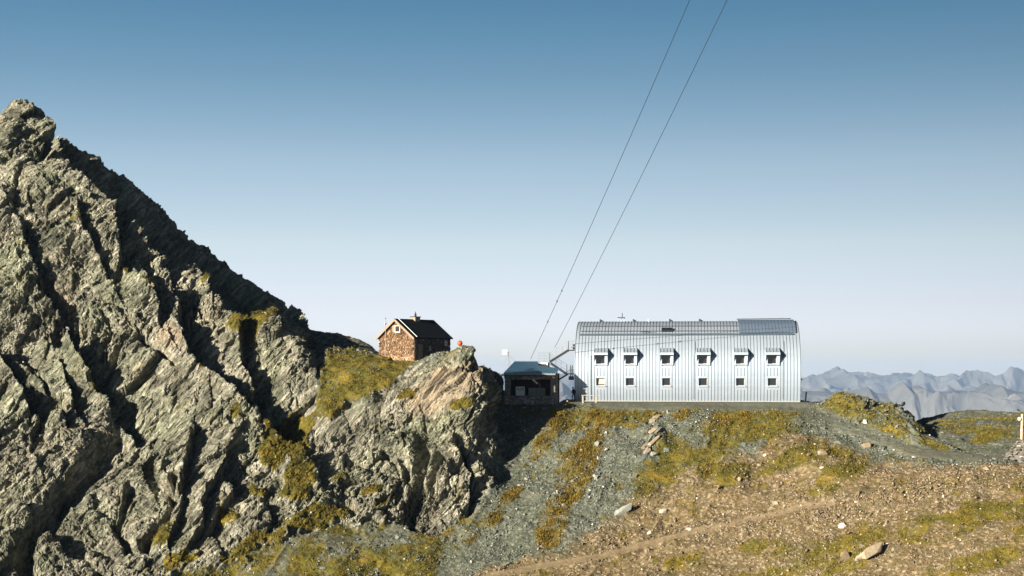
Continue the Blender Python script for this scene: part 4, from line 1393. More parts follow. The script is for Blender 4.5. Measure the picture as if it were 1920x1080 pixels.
M_SHED = toned('grey_brown_shingle', [(0.0, (0.07, 0.055, 0.047)), (0.5, (0.24, 0.20, 0.17)), (0.85, (0.42, 0.37, 0.32)), (1.0, (0.60, 0.54, 0.48))], grain=(4, 4, 1))
M_SUNLIT = toned('painted_sunlit_shingle', [(0.0, (0.13, 0.055, 0.028)), (0.5, (0.36, 0.16, 0.08)), (1.0, (0.62, 0.42, 0.28))], grain=(4, 4, 1))  # sunlit copy of the shed shingle, light put into the colour
wl_, wr_ = Sd(946.5, 757).x, Sd(1041, 757).x
zf0 = -.35
z_cill, z_head, z_eave = Sd(0, 742.5).z, Sd(0, 711).z, Sd(0, 701.5).z
ol, orr_ = Sd(957, 0).x, Sd(1033, 0).x
DEPTH, SK = 3.9, 1.15                                    # the sides run back and to the right
mb = MB()


def wall_quad(mbx, p, q, z0, z1, t=.12):
    p, q = Vector(p), Vector(q)
    mbx.bar((p.x, p.y, (z0 + z1) / 2), (q.x, q.y, (z0 + z1) / 2), t, z1 - z0)


fl, fr_ = Vector((wl_, 0, 0)), Vector((wr_, 0, 0))
bl_, br_, bm_ = Vector((wl_ + SK, DEPTH, 0)), Vector((Sd(1045.5, 757, 1.4).x, 1.45, 0)), Vector((Sd(1012, 0, 3.9).x, DEPTH, 0))
ZB = z_eave + 1.15
mb.bar((ol + .0, .06, (zf0 + z_cill) / 2), (orr_, .06, (zf0 + z_cill) / 2), .12, z_cill - zf0)
mb.bar((wl_, .06, (zf0 + z_eave) / 2), (ol, .06, (zf0 + z_eave) / 2), .12, z_eave - zf0)
mb.bar((orr_, .06, (zf0 + z_eave) / 2), (wr_, .06, (zf0 + z_eave) / 2), .12, z_eave - zf0)
mb.bar((ol, .06, (z_head + z_eave) / 2), (orr_, .06, (z_head + z_eave) / 2), .12, z_eave - z_head)
for p, q in ((fl, bl_), (fr_, br_), (br_, bm_), (bm_, bl_)):
    mb.add([(p.x, p.y + .13, zf0), (q.x, q.y + .13, zf0), (q.x, q.y + .13, z_eave + .32 * q.y), (p.x, p.y + .13, z_eave + .32 * p.y)], [(0, 1, 2, 3)])
mb.build('wall', M_CORE, shed)
mb = MB()
skip = [(ol - wl_, orr_ - wl_, z_cill, z_head), (ol - wl_, orr_ - wl_, -9, z_cill)]
shingles(mb, Vector((wl_, 0, 0)), (1, 0, 0), (0, -1, 0), lambda z: (0, wr_ - wl_), z_eave - zf0, .26, .13, 21, zf0, [(ol - wl_, orr_ - wl_, z_cill + .08, z_head + .04)])
mb.build('front_shingles', M_SHED, shed)
mb = MB()
dv = (br_ - fr_).normalized()
shingles(mb, fr_ + Vector((0, .14, 0)), dv, (dv.y, -dv.x, 0), lambda z: (0, (br_ - fr_).length - .1), z_eave - zf0, .26, .13, 23, zf0)
mb.build('side_shingles', M_SHED, shed)
mb = MB()
shingles(mb, Vector((Sd(1014, 0).x, -.07, 0)), (1, 0, 0), (0, -1, 0), lambda z: (0, wr_ - Sd(1014, 0).x - .05), z_eave - z_head - .1, .22, .15, 29, z_head + .08)
mb.build('painted_sun_patch', M_SUNLIT, shed)  # patch of sun under the eave, painted as brighter shingles
M_JAMB = toned('jamb_wood', [(0, (.2, .17, .14)), (1, (.3, .25, .2))])
for j0, j1 in ((ol - .12, ol + .02), (orr_ - .04, orr_ + .14)):
    mb = MB(); mb.box((j0, -.10, z_cill), (j1, .02, z_head)); mb.build('jamb', M_JAMB, shed)
mb = MB(); mb.box((ol - .1, -.22, z_cill - .05), (orr_ + .1, .1, z_cill + .03), .4); mb.build('counter', toned('counter_wood', [(0, (.12, .10, .085)), (1, (.22, .19, .16))]), shed)
# roof plate following the plan, corrugated up the slope
M_BLUE = plain('blue_painted_sheet', (0.19, 0.33, 0.43), 0.55, 0.1, .22, 1.6, .5)
zr0 = Sd(0, 700.2).z
rk = (Sd(0, 677.5, DEPTH + .4).z - zr0) / (DEPTH + .9)
x_l, x_r = Sd(944, 0, -.5).x, Sd(1042, 0, -.5).x
skr = (Sd(966, 0, DEPTH + .4).x - x_l) / (DEPTH + .9)
nc = 24
pitch = (x_r - x_l) / nc
mb = MB()
vv, ff = [], []
sub = 4
lim = []
for i in range(nc * sub + 1):
    u = i / sub
    x = x_l + u * pitch
    xr_ = u / nc
    dmax = DEPTH + .9
    # the right part is cut back along a line from (0.63 of the width, full depth) to (1, 1.55)
    xs_f = x
    cutx0, cutx1 = Sd(1009, 0, DEPTH + .4).x, Sd(1047.5, 0, 1.1).x
    lo_, hi_ = 0.0, dmax
    for _ in range(18):
        md = (lo_ + hi_) / 2
        xx_ = x + skr * md
        lim_d = dmax if xx_ < cutx0 else 3.3 + (xx_ - cutx0) / (cutx1 - cutx0) * (2.0 - 3.3)
        if md > lim_d: hi_ = md
        else: lo_ = md
    dm = lo_
    hgt = .06 * math.cos(2 * math.pi * u)
    for d_ in (0.0, dm * .5, dm):
        vv.append((x + skr * d_, -.5 + d_, zr0 + rk * d_ + hgt))
for i in range(nc * sub):
    for j in range(2):
        a_ = i * 3 + j
        ff.append((a_, a_ + 3, a_ + 4, a_ + 1))
n0 = len(vv)
vv += [(a, b, c - .09) for a, b, c in vv]
ff += [(n0 + d, n0 + c, n0 + b, n0 + a) for a, b, c, d in list(ff)]
m3 = nc * sub + 1
for i in range(m3 - 1):
    a_ = i * 3
    ff.append((a_, n0 + a_, n0 + a_ + 3, a_ + 3)); ff.append((a_ + 2, a_ + 5, n0 + a_ + 5, n0 + a_ + 2))
for i in (0, m3 - 1):
    a_ = i * 3
    for j in range(2): ff.append((a_ + j, a_ + j + 1, n0 + a_ + j + 1, n0 + a_ + j))
mb.add(vv, ff)
srf = mb.build('roof', M_BLUE, shed)
mb = MB(); mb.box((x_l, -.55, zr0 - .30), (x_r - .1, -.42, zr0 - .10)); mb.build('fascia', M_DARKM, srf)
mb = MB(); mb.tube([(x_l - .25, -.5, zr0 - .35), (x_l - .2, -.62, zr0 - .14), (x_r - 2.4, -.62, zr0 - .12)], .06, 8); mb.tube([(x_r - 2.4, -.64, zr0 - .14), (x_r - .05, -.64, zr0 - .13)], .07, 8); mb.build('gutter', M_STEEL, srf)
mb = MB(); mb.tube([(x_l - .02, -.55, zr0 - .16), (x_l - .22, -.4, zr0 - .3), (x_l - .18, -.12, zr0 - 1.0), (x_l - .05, -.1, zf0)], .06, 8); mb.build('downpipe', M_DARKM, shed)
mb = MB(); mb.box((wl_ - .10, .02, z_head + .1), (wl_ + .04, .5, z_eave - .1)); mb.build('corner_board', plain('corner_white', (.7, .6, .5), .7), shed)
mb = MB(); mb.add([(wl_, .15, z_cill - .4), (wr_, .15, z_cill - .4), (bm_.x, DEPTH, z_cill - .4), (bl_.x, DEPTH, z_cill - .4)], [(0, 1, 2, 3)]); mb.build('floor', M_CORE, shed)
# what stands and hangs in the shed
iv = sd0
cb0 = Sd(967, 740.5, .9)
cab = thing('cabinet', sd0 + cb0, 'white framed cabinet with dark upper opening inside the open shed', 'cabinet')
cw, chh = 1.08, Sd(0, 725, .9).z - cb0.z
mb = MB(); mb.box((0, 0, -.35), (cw, .55, chh * .52)); mb.build('body', M_WHITE, cab)
mb = MB()
for (a_, b_) in (((0, chh * .52), (.09, chh)), ((cw - .09, chh * .52), (cw, chh)), ((.09, chh - .09), (cw - .09, chh))): mb.box((a_[0], 0, a_[1]), (b_[0], .55, b_[1]))
mb.build('frame', M_WHITE, cab)
mb = MB(); mb.box((.09, .40, chh * .52 + .002), (cw - .09, .54, chh - .092)); mb.build('screen', M_GLASS, cab)
pn0 = Sd(991, 742, 1.6)
pan = thing('storage_box', sd0 + pn0, 'olive coloured double storage box behind the shed counter', 'box')
M_OLV = plain('olive_board', (.23, .23, .155), .8, 0, .2, 4.0)
for k_ in range(2):
    mb = MB(); mb.box((k_ * 1.02, 0, -.4), (k_ * 1.02 + .98, .6, .92)); mb.build('front_board', M_OLV, pan)
for (px_, py_, lb) in ((996, 704.5, 'white lamp under the eave of the open shed'), (1003, 714.5, 'pale bulb hanging in the shed opening below the eave lamp'), (983.5, 707.5, 'orange tinted bulb on shed front, beside the white eave lamp')):
    p = P(px_, py_, Yd - (.35 if py_ < 710 else -.4))
    lm = thing('shed_lamp', p, lb, 'lamp', 'lamps of the open shed')
    mb = MB(); mb.lathe([(.02, -.11), (.08, -.08), (.11, 0), (.08, .06), (.03, .09)], (0, 0, 0), 12)
    mb.build('bulb', plain('orange_glass', (.65, .3, .12), .3) if px_ == 983.5 else M_WHITE, lm, True)
    mb = MB(); mb.tube([(0, 0, .09), (0, 0, .17)], .04, 8); mb.build('socket', M_DARKM, lm)
p = P(998, 758.5, Yd - .3)
lt = thing('floor_stone', p, 'single pale stone at the foot of the shed front', 'stone')
mb = MB(); mb.lathe([(.03, -.16), (.10, -.1), (.17, .08), (.16, .16), (.05, .19)], (0, 0, 0), 7); mb.build('block', M_CONC, lt)

# ------------------------------------------------------------------ mast with a white board behind the shed
m0 = P(952.6, 700, 171.0)
mast = thing('signal_mast', m0 - Vector((0, 0, 1.2)), 'thin mast with a square white board and stay wires behind the shed', 'mast')
ml = lambda px, py, dy=0: P(px, py, 171 + dy) - mast.location
M_GREY = plain('grey_pole', (.22, .24, .26), .6, .2)
mb = MB(); mb.tube([ml(952.6, 718), ml(952.5, 653)], [.04, .022], 8); mb.build('pole', M_GREY, mast)
mb = MB(); mb.box(ml(941.5, 665, -.03), ml(951, 656, .03)); mb.build('board', M_WHITE, mast)
mb = MB(); mb.box(ml(951.6, 662.5, -.06), ml(953.5, 659.5, .06)); mb.build('bracket', M_DARKM, mast)
for q in ((948, 695, -.6), (957, 690, .8), (966, 677, .4), (944.5, 690, .3)):
    mb = MB(); mb.tube([ml(952.5, 660 if q[0] != 966 else 664), ml(*q)], .012 if q[0] != 957 else .025, 5); mb.build('stay_wire', M_GREY, mast)

# antenna pole before the cottage gable
a0_ = P(722.6, 663.5, 164.6)
ant = thing('antenna_pole', a0_ - Vector((0, 0, .4)), 'slim grey antenna pole standing in front of the cottage gable', 'antenna')
al = lambda px, py, dy=0: P(px, py, 164.6 + dy) - ant.location
mb = MB(); mb.tube([al(722.4, 668), al(723.2, 597)], [.045, .02], 8); mb.build('pole', M_GREY, ant)
mb = MB(); mb.tube([al(722, 597), al(724.2, 597)], .05, 6); mb.build('tip', M_DARKM, ant)
mb = MB(); mb.box(al(722.4, 609, -.1), al(724.5, 605.5, .1)); mb.build('junction_box', M_DARKM, ant)
mb = MB(); mb.tube([al(721.6, 608.5), al(721.6, 605)], .06, 8); mb.build('insulator', M_WHITE, ant)

# red ball marker
b0 = P(862.3, 664, 161.5)
ball = thing('ball_marker', b0 - Vector((0, 0, .3)), 'orange red ball on a short dark rod on top of the rocks', 'marker')
mb = MB(); rr = 5.1 / FPX * 161.5
zc = (664 - 643.6) / FPX * 161.5 + .3
mb.lathe([(rr * math.sin(t_), -rr * math.cos(t_)) for t_ in np.linspace(.05, math.pi - .05, 18)], (0, 0, zc), 28)
mb.build('ball', plain('orange_red_paint', (.62, .075, .018), .38, 0, .12, 5.0, .5), ball, True)
mb = MB(); mb.tube([(0, 0, -.4), (0, 0, zc - rr + .02)], .035, 8); mb.tube([(0, 0, zc + rr - .02), (0, 0, zc + rr + .12)], .03, 8); mb.build('rod', M_DARKM, ball)

# ------------------------------------------------------------------ overhead cables
for (pa, pb, lb, clamps) in (((995, 673), (1287.5, -2), 'thin dark overhead cable with small clamps rising from the shed roof', ((1030, 595), (1043, 555.5), (1047, 546))),
                             ((1040, 652), (1358, -4), 'thin dark overhead cable beside the stair, without clamps', ())):
    A, B = P(*pa, 172.5 if clamps else 173.0), P(*pb, 116.0)
    C = B + (B - A) * 0.55
    pts = []
    for k_ in range(41):
        t_ = k_ / 40
        p = A.lerp(C, t_)
        p.z -= 1.6 * 4 * t_ * (1 - t_) * .45
        pts.append(p)
    cab_o = thing('overhead_cable', A, lb, 'cable', 'overhead cables above the shed')
    mb = MB(); mb.tube([q - A for q in pts], .026, 6); mb.build('wire', M_DARKM, cab_o)
    for (cx_, cy_) in clamps:
        t_ = (673 - cy_) / 675 * .62
        best_ = min(pts, key=lambda q: abs((HOR - q.z / q.y * FPX) - cy_))
        mb = MB(); mb.lathe([(.03, -.12), (.07, -.06), (.07, .06), (.03, .12)], best_ - A, 8); mb.build('clamp', M_DARKM, cab_o)

# ------------------------------------------------------------------ things on the terrace
from mathutils.bvhtree import BVHTree
_bv = {}


def ground_at(x, y):
    """height of the terrain below a point"""
    i = int(np.clip(np.searchsorted(U, 960 + x / y * FPX), 1, NU - 1))
    best = -1e9
    for ii_ in (i - 1, i):
        best = max(best, float(np.interp(y, TY[ii_], TZ[ii_])))
    return best


bx = P(1091, 752, 167.6)
gz_b = ground_at(bx.x + 1, 167.6)
bench = thing('bench', (bx.x, 167.6, gz_b), 'plain pale wooden bench with two posts against the silver hut', 'bench')
bw = 31.5 / FPX * 167.6
bt = (HOR - 740.6) / FPX * 167.6 - gz_b
mb = MB(); mb.box((-.05, -.22, bt - .09), (bw + .05, .18, bt), .3); mb.build('seat', M_WOODL, bench)
for dx in (.07, bw - .38):
    mb = MB(); mb.bar((dx + .05, 0, -.15), (dx + .02, 0, bt - .09), .17, .22, (0, 1, 0), .4); mb.build('leg', M_WOODL, bench)

rp0 = P(1064, 765.5, 165.0)
rp0.z = ground_at(rp0.x, 165.0)
rpo = thing('marker_post', rp0, 'short rust red post at the grassy edge of the terrace', 'post')
mb = MB(); mb.tube([(0, 0, -.3), (0, 0, .55)], [.11, .10], 10); mb.build('stake', plain('rust_red', (.26, .055, .028), .8, 0, .3, 8.0), rpo)
mb = MB(); mb.tube([(0, 0, .55), (0, 0, .66)], [.11, .07], 10); mb.build('cap', M_CONC, rpo)

dp0 = P(1509.5, 752, 176.0)
dpo = thing('dark_post', (dp0.x, 176.0, ground_at(dp0.x, 176.0)), 'slanting dark post beyond the hut end above the added shade strip', 'post')
mb = MB(); mb.bar((0, 0, -.3), P(1511.8, 734.5, 176) - Vector(dpo.location), .13, .16); mb.build('stake', M_DARKM, dpo)
mb = MB(); mb.bar((-.2, -.1, .25), (.2, -.1, .25), .14, .14); mb.build('foot', M_DARKM, dpo)
eg = P(1500, 751, 175.0)  # dark steps added where the ground is only in shade
shade_o = thing('shade_strip', (eg.x, 175.0, eg.z - .4), 'low dark stepped strip added for the shade beyond the hut end', 'shade strip')
for k_, (xa_, xb_, yt_, yb_) in enumerate(((1499.5, 1506, 750, 756), (1506, 1517, 752, 757), (1517, 1528, 754, 759), (1528, 1544, 755.5, 760), (1544, 1564, 757.2, 762))):
    mb = MB(); a_, b_ = P(xa_, yb_ + 6, 175.0 + k_ * .12), P(xb_ + .4, yt_, 175.0 + k_ * .12)
    mb.box(a_ - Vector(shade_o.location) - Vector((0, .1, 0)), b_ - Vector(shade_o.location) + Vector((0, .1, 0))); mb.build('shade_step', M_CORE, shade_o)

# ------------------------------------------------------------------ cairn and signpost at the path
M_STONE = toned('cairn_stone', [(0.0, (0.06, 0.06, 0.05)), (0.4, (0.16, 0.145, 0.115)), (0.8, (0.30, 0.27, 0.22)), (1.0, (0.50, 0.47, 0.42))], gs=5.0)
rgn = random.Random(77)


def stone_mesh(seed, flat=.5, n=11):
    """angular broken stone about one metre across"""
    rg = random.Random(seed)
    bm = bmesh.new()
    for _ in range(n):
        v = Vector((rg.gauss(0, 1), rg.gauss(0, 1), rg.gauss(0, 1))).normalized()
        bm.verts.new((v.x * .55, v.y * .38, v.z * .5 * flat))
    g = bmesh.ops.convex_hull(bm, input=bm.verts)
    bmesh.ops.delete(bm, geom=list({e for e in g['geom_interior'] + g['geom_unused'] if isinstance(e, bmesh.types.BMVert)}), context='VERTS')
    vs_ = [v.co.copy() for v in bm.verts]
    bm.verts.index_update()
    fs_ = [tuple(v.index for v in f.verts) for f in bm.faces]
    bm.free()
    return vs_, fs_


SHAPES = [stone_mesh(100 + k_, rgn.uniform(.4, .85), rgn.choice((9, 11, 14))) for k_ in range(16)]
Ycn = 149.0
cn = P(1918, 868, Ycn)
cn.z = ground_at(cn.x, Ycn)
cairn = thing('cairn', cn, 'stone cairn heaped around the foot of the signpost by the path', 'cairn')
cs = 1 / FPX * Ycn
hC = (868 - 831) * cs
for lay in range(9):
    f_ = lay / 8
    rad = (34 * (1 - f_) ** 1.3 * .75 + 9) * cs
    cnt = int(4 + 8 * (1 - f_))
    for k_ in range(cnt):
        a_ = 2 * math.pi * (k_ + rgn.random() * .7) / cnt
        sz = rgn.uniform(.38, .72) * (1.25 - .5 * f_)
        vs_, fs_ = SHAPES[rgn.randrange(16)]
        Mx = Matrix.Translation((rad * math.cos(a_), rad * math.sin(a_) * .9, hC * f_ + rgn.uniform(-.05, .1))) @ Matrix.Rotation(a_ + 1.57 + rgn.uniform(-.5, .5), 4, 'Z') @ Matrix.Rotation(rgn.uniform(-.25, .25), 4, 'X') @ Matrix.Diagonal((sz, sz, sz * .8, 1))
        mb = MB(); mb.add([Mx @ v for v in vs_], fs_, min(1, max(0, rgn.gauss(.55, .25)))); mb.build('stone', M_STONE, cairn)
mb = MB(); mb.lathe([(27 * cs, -.4), (24 * cs, hC * .2), (12 * cs, hC * .6), (6 * cs, hC * .95)], (0, 0, 0), 10, .25); mb.build('core', M_STONE, cairn)
post = thing('signpost', cn, 'round pale wooden post with a white lamp and bent rod rising from the cairn', 'signpost')
pp = lambda px, py, dy=0: P(px, py, Ycn + dy) - cn
mb = MB(); mb.tube([pp(1914.8, 845), pp(1916.6, 776.5)], [.125, .115], 12, .75); mb.build('pole', plain('peeled_log', (.60, .42, .30), .8, 0, .25, 6.0), post)
mb = MB(); mb.tube([pp(1916.2, 777), pp(1915, 773.5), pp(1911, 768.5), pp(1907, 767)], .035, 8); mb.tube([pp(1910.5, 770.5), pp(1907.8, 768)], .06, 8); mb.build('rod', M_DARKM, post)
mb = MB(); q = pp(1911.5, 785.5, -.1); mb.lathe([(.05, -.2), (.17, -.13), (.19, .02), (.15, .16), (.05, .2)], q, 14); mb.build('lamp', M_WHITE, post, True)
mb = MB(); mb.bar(pp(1911.5, 784, -.05), pp(1916, 784, -.05), .05, .05); mb.build('bracket', M_DARKM, post)
mb = MB(); mb.tube([pp(1915.6, 807.5), pp(1915.55, 805)], .14, 12); mb.build('band', M_WHITE, post)
mb = MB(); mb.tube([pp(1917, 800, .1), pp(1932, 799, .1)], .03, 6); mb.build('side_arm', M_DARKM, post)

# ------------------------------------------------------------------ a person in dark clothes in the shade at the hut's end
def limb_mesh(name, joints, edges, radii, mat, parent):
    me = bpy.data.meshes.new(name)
    me.from_pydata(joints, edges, [])
    o = bpy.data.objects.new(name, me)
    COL.objects.link(o)
    md = o.modifiers.new('skin', 'SKIN')
    for v, r_ in zip(me.skin_vertices[0].data, radii): v.radius = (r_, r_ * .85)
    me.skin_vertices[0].data[0].use_root = True
    sb = o.modifiers.new('sub', 'SUBSURF'); sb.levels = 1; sb.render_levels = 1
    me.materials.append(mat)
    o.parent = parent
    return o


pe = P(1075.4, 752, 171.4)
pe.z = ground_at(pe.x, 171.4)
per = thing('person', pe, 'person in dark clothes standing in the shade at the end of the silver hut', 'person')
M_CLOTH = plain('dark_clothing', (.018, .020, .026), .9, 0, .3, 6.0)
J = [(0, 0, .92), (0, .02, 1.15), (.01, .02, 1.36), (-.04, 0, 1.47),            # pelvis, waist, chest, neck
     (.10, 0, .88), (.11, -.04, .48), (.12, .02, .06), (.12, -.14, .03),        # a leg and foot
     (-.10, 0, .88), (-.12, -.06, .48), (-.12, .0, .06), (-.12, -.16, .03),
     (.19, .02, 1.36), (.26, -.02, 1.10), (.16, -.16, .98),                      # arms folded forward
     (-.17, .02, 1.35), (-.25, -.04, 1.10), (-.12, -.18, 1.0)]
E = [(0, 1), (1, 2), (2, 3), (0, 4), (4, 5), (5, 6), (6, 7), (0, 8), (8, 9), (9, 10), (10, 11), (2, 12), (12, 13), (13, 14), (2, 15), (15, 16), (16, 17)]
RD = [.15, .14, .16, .06, .10, .07, .05, .045, .10, .07, .05, .045, .075, .055, .04, .075, .055, .04]
limb_mesh('body', J, E, RD, M_CLOTH, per)
M_SKIN = plain('skin', (.30, .17, .11), .6)
mb = MB(); mb.lathe([(.02, -.14), (.065, -.12), (.085, -.05), (.092, .02), (.085, .07), (.05, .11), (.01, .122)], (-.07, -.02, 1.60), 14); hd_ = mb.build('head', M_SKIN, per, True)
mb = MB(); mb.lathe([(.03, .0), (.02, .035), (.005, .05)], (-.07, -.118, 1.575), 6); mb.build('nose', M_SKIN, hd_)
mb = MB(); mb.lathe([(.085, -.06), (.102, .02), (.095, .08), (.06, .12), (.01, .135)], (-.07, .0, 1.60), 14); mb.build('hair', plain('dark_hair', (.02, .015, .012), .8), hd_, True)
for sx_ in (.16, -.12):
    y_ = -.16 if sx_ > 0 else -.18
    hj = [(sx_, y_, .985), (sx_, y_ - .05, .97), (sx_, y_ - .10, .955)]
    he = [(0, 1), (1, 2)]
    hr = [.032, .036, .028]
    for fi, (fx, ln_) in enumerate(((-.03, .055), (-.01, .07), (.01, .065), (.03, .05))):
        n_ = len(hj)
        hj += [(sx_ + fx, y_ - .10 - ln_ * .6, .945), (sx_ + fx, y_ - .10 - ln_, .925)]
        he += [(2, n_), (n_, n_ + 1)]; hr += [.010, .009]
    n_ = len(hj)
    hj += [(sx_ - .05, y_ - .07, .965), (sx_ - .06, y_ - .11, .955)]; he += [(1, n_), (n_, n_ + 1)]; hr += [.012, .010]
    limb_mesh('hand', hj, he, hr, M_SKIN, per)

# ------------------------------------------------------------------ loose stones and tufts on the slopes
rs = np.random.RandomState(11)
NRM = grid_normals(TX, TY, TZ).reshape(-1, 3)
NRM *= np.sign(NRM[:, 2:3] + 1e-9)
cell = np.zeros((NU, NV), f32)
cell[:-1, :-1] = (np.hypot(np.hypot(TX[1:, :-1] - TX[:-1, :-1], TY[1:, :-1] - TY[:-1, :-1]), TZ[1:, :-1] - TZ[:-1, :-1]) *
                  np.hypot(np.hypot(TX[:-1, 1:] - TX[:-1, :-1], TY[:-1, 1:] - TY[:-1, :-1]), TZ[:-1, 1:] - TZ[:-1, :-1]))
seen = ((qx > -40) & (qx < 1990) & (qy < 1140) & (gy < 188)).astype(f32)
seen *= 1 - sstep(0, 1, np.clip(1.2 - np.maximum(np.maximum(6.5 - gx, gx - 35.2), np.maximum(168.4 - gy, gy - 184)), 0, 1))   # not in the hut
seen *= 1 - ((gx > -1.6) & (gx < 6.5) & (gy > 166.8) & (gy < 174)) * 1.0
seen *= 1 - ((qx > 690) & (qx < 850) & (gy > 164) & (gy < 176)) * 1.0


def pick(weight, n):
    w = (weight * cell * seen).ravel().astype(np.float64)
    c = np.cumsum(w)
    return np.searchsorted(c, rs.rand(n) * c[-1])


clump = sstep(-0.15, 0.5, wob(0.45, 91, 4))
# density of stones
stones = G * (1 - pathm * 0.93) * (1 - 0.5 * grass) * (0.25 + 0.75 * clump) * (1 - bench_ * .8)
stones = stones + 0.6 * G * np.clip(ell(1700, 925, 260, 30, 17) * 1.8 + ell(1120, 870, 90, 120, 60) * 1.3 + ell(1640, 790, 120, 40, -18) + ell(1430, 985, 190, 30, 10), 0, 1)
stones += .8 * G * (qx < 900) * sstep(.25, .6, clump)
stones *= 1 - .93 * sstep(1690, 1740, qx) * sstep(858, 846, qy)
stones *= 1 - .8 * soft_poly(TURF, 8)
stones += rock * sstep(0.1, 0.5, clump) * 0.05


def rot_basis(n, yaw, tiltx, tilty):
    """columns: along, across, up for every stone; long side across the slope, rising to the right"""
    up = n + rs.normal(0, 1, n.shape) * tiltx[:, None]
    up /= np.linalg.norm(up, axis=1, keepdims=True)
    ax = np.stack([np.cos(yaw), np.sin(yaw), np.zeros_like(yaw)], 1)
    ax = ax - up * (ax * up).sum(1, keepdims=True)
    ax /= np.linalg.norm(ax, axis=1, keepdims=True)
    return ax, np.cross(up, ax), up


N_ST = 56000
idx = pick(stones, N_ST)
size = 0.088 * np.exp(rs.normal(0, 0.62, N_ST)) + 0.05
size = np.minimum(size, 0.75)
yaw = rs.normal(0.55, 0.55, N_ST)
AX, AY, AZ = rot_basis(NRM[idx], yaw, np.full(N_ST, .28), None)
pos = PTS[idx] + rs.normal(0, .05, (N_ST, 3)) * [1, 1, 0] + NRM[idx] * (size * 0.10)[:, None]
br = brown.ravel()[idx]
shp = rs.randint(0, 16, N_ST)
tone = np.clip(rs.normal(0.42, 0.25, N_ST), 0, 1)
mat_grey = toned('loose_grey_stone', [(0.0, (0.045, 0.055, 0.046)), (0.4, (0.105, 0.122, 0.102)), (0.75, (0.22, 0.235, 0.20)), (1.0, (0.52, 0.51, 0.45))], gs=4.0)
mat_brown = toned('loose_brown_stone', [(0.0, (0.065, 0.050, 0.028)), (0.4, (0.185, 0.142, 0.086)), (0.75, (0.37, 0.295, 0.20)), (1.0, (0.62, 0.54, 0.42))], gs=4.0)
order = np.argsort(-size * (rows_ := 1.0) / PTS[idx][:, 1])
inview = (qx.ravel()[idx] > 5) & (qx.ravel()[idx] < 1915) & (qy.ravel()[idx] < 1075) & (rock.ravel()[idx] < .3)
order = np.array([i for i in order if inview[i]])
single = order[:280]
is_single = np.zeros(N_ST, bool)
is_single[single] = True
proto = {}
for k_ in range(16):
    for nm, mt in (('g', mat_grey), ('b', mat_brown)):
        for tn in (0.35, 0.62, 0.9):
            mb = MB(); mb.add(*SHAPES[k_], tn)
            o = mb.build('loose_stone', mt)
            proto[(k_, nm, tn)] = o.data
            bpy.data.objects.remove(o)
for i in single:
    px_, py_ = qx.ravel()[idx[i]], qy.ravel()[idx[i]]
    zone = 'b' if br[i] > .5 else 'g'
    tn = min((0.35, 0.62, 0.9), key=lambda t: abs(t - tone[i]))
    if zone == 'b':
        lab, grp = 'brownish stone lying loose among many on the brown earth slope', 'loose stones on the brown slope'
    elif px_ < 905:
        lab, grp = 'grey stone lying loose among many at the foot of the crag', 'loose stones below the crag'
    elif px_ > 1500 and py_ < 850:
        lab, grp = 'grey stone lying loose among many around the grassy mound', 'loose stones around the mound'
    else:
        lab, grp = 'grey stone lying loose among many on the scree below the hut', 'loose stones on the grey scree'
    o = bpy.data.objects.new('loose_stone', proto[(shp[i], zone, tn)])
    COL.objects.link(o)
    s_ = size[i]
    o.matrix_world = Matrix([[AX[i][r] * s_, AY[i][r] * s_, AZ[i][r] * s_, pos[i][r]] for r in range(3)] + [[0, 0, 0, 1]])
    tag(o, lab, 'stone', grp)


def merge(name, sel, mat, label):
    V, Fv, Fl, T, base = [], [], [], [], 0
    for k_ in range(16):
        m = sel[shp[sel] == k_]
        if not len(m): continue
        sv = np.array([tuple(v) for v in SHAPES[k_][0]])
        nv_ = len(sv)
        w = pos[m][:, None, :] + size[m][:, None, None] * (sv[None, :, 0:1] * AX[m][:, None, :] + sv[None, :, 1:2] * AY[m][:, None, :] + sv[None, :, 2:3] * AZ[m][:, None, :])
        V.append(w.reshape(-1, 3)); T.append(np.repeat(tone[m], nv_))
        fl_ = np.array([v for f in SHAPES[k_][1] for v in f])
        ln = np.array([len(f) for f in SHAPES[k_][1]])
        Fv.append((fl_[None] + (np.arange(len(m)) * nv_)[:, None] + base).ravel())
        Fl.append(np.tile(ln, len(m)))
        base += nv_ * len(m)
    return raw(name, np.concatenate(V), np.concatenate(Fv), np.concatenate(Fl), np.concatenate(T), mat, label)


def raw(name, V, Fv, Fl, T, mat, label):
    me = bpy.data.meshes.new(name)
    me.vertices.add(len(V)); me.vertices.foreach_set('co', V.astype(f32).ravel())
    me.loops.add(len(Fv)); me.loops.foreach_set('vertex_index', Fv.astype(np.int32))
    me.polygons.add(len(Fl))
    me.polygons.foreach_set('loop_start', np.concatenate([[0], np.cumsum(Fl)[:-1]]).astype(np.int32))
    me.polygons.foreach_set('loop_total', Fl.astype(np.int32))
    at = me.attributes.new('tone', 'FLOAT', 'POINT'); at.data.foreach_set('value', T.astype(f32))
    me.materials.append(mat)
    me.update(calc_edges=True)
    o = bpy.data.objects.new(name, me); COL.objects.link(o)
    return tag(o, label, kind='stuff')


rest = np.nonzero(~is_single)[0]
merge('grey_scree', rest[br[rest] <= .5], mat_grey, 'grey scree of countless small stones')
merge('brown_scree', rest[br[rest] > .5], mat_brown, 'brown scree of countless small stones')

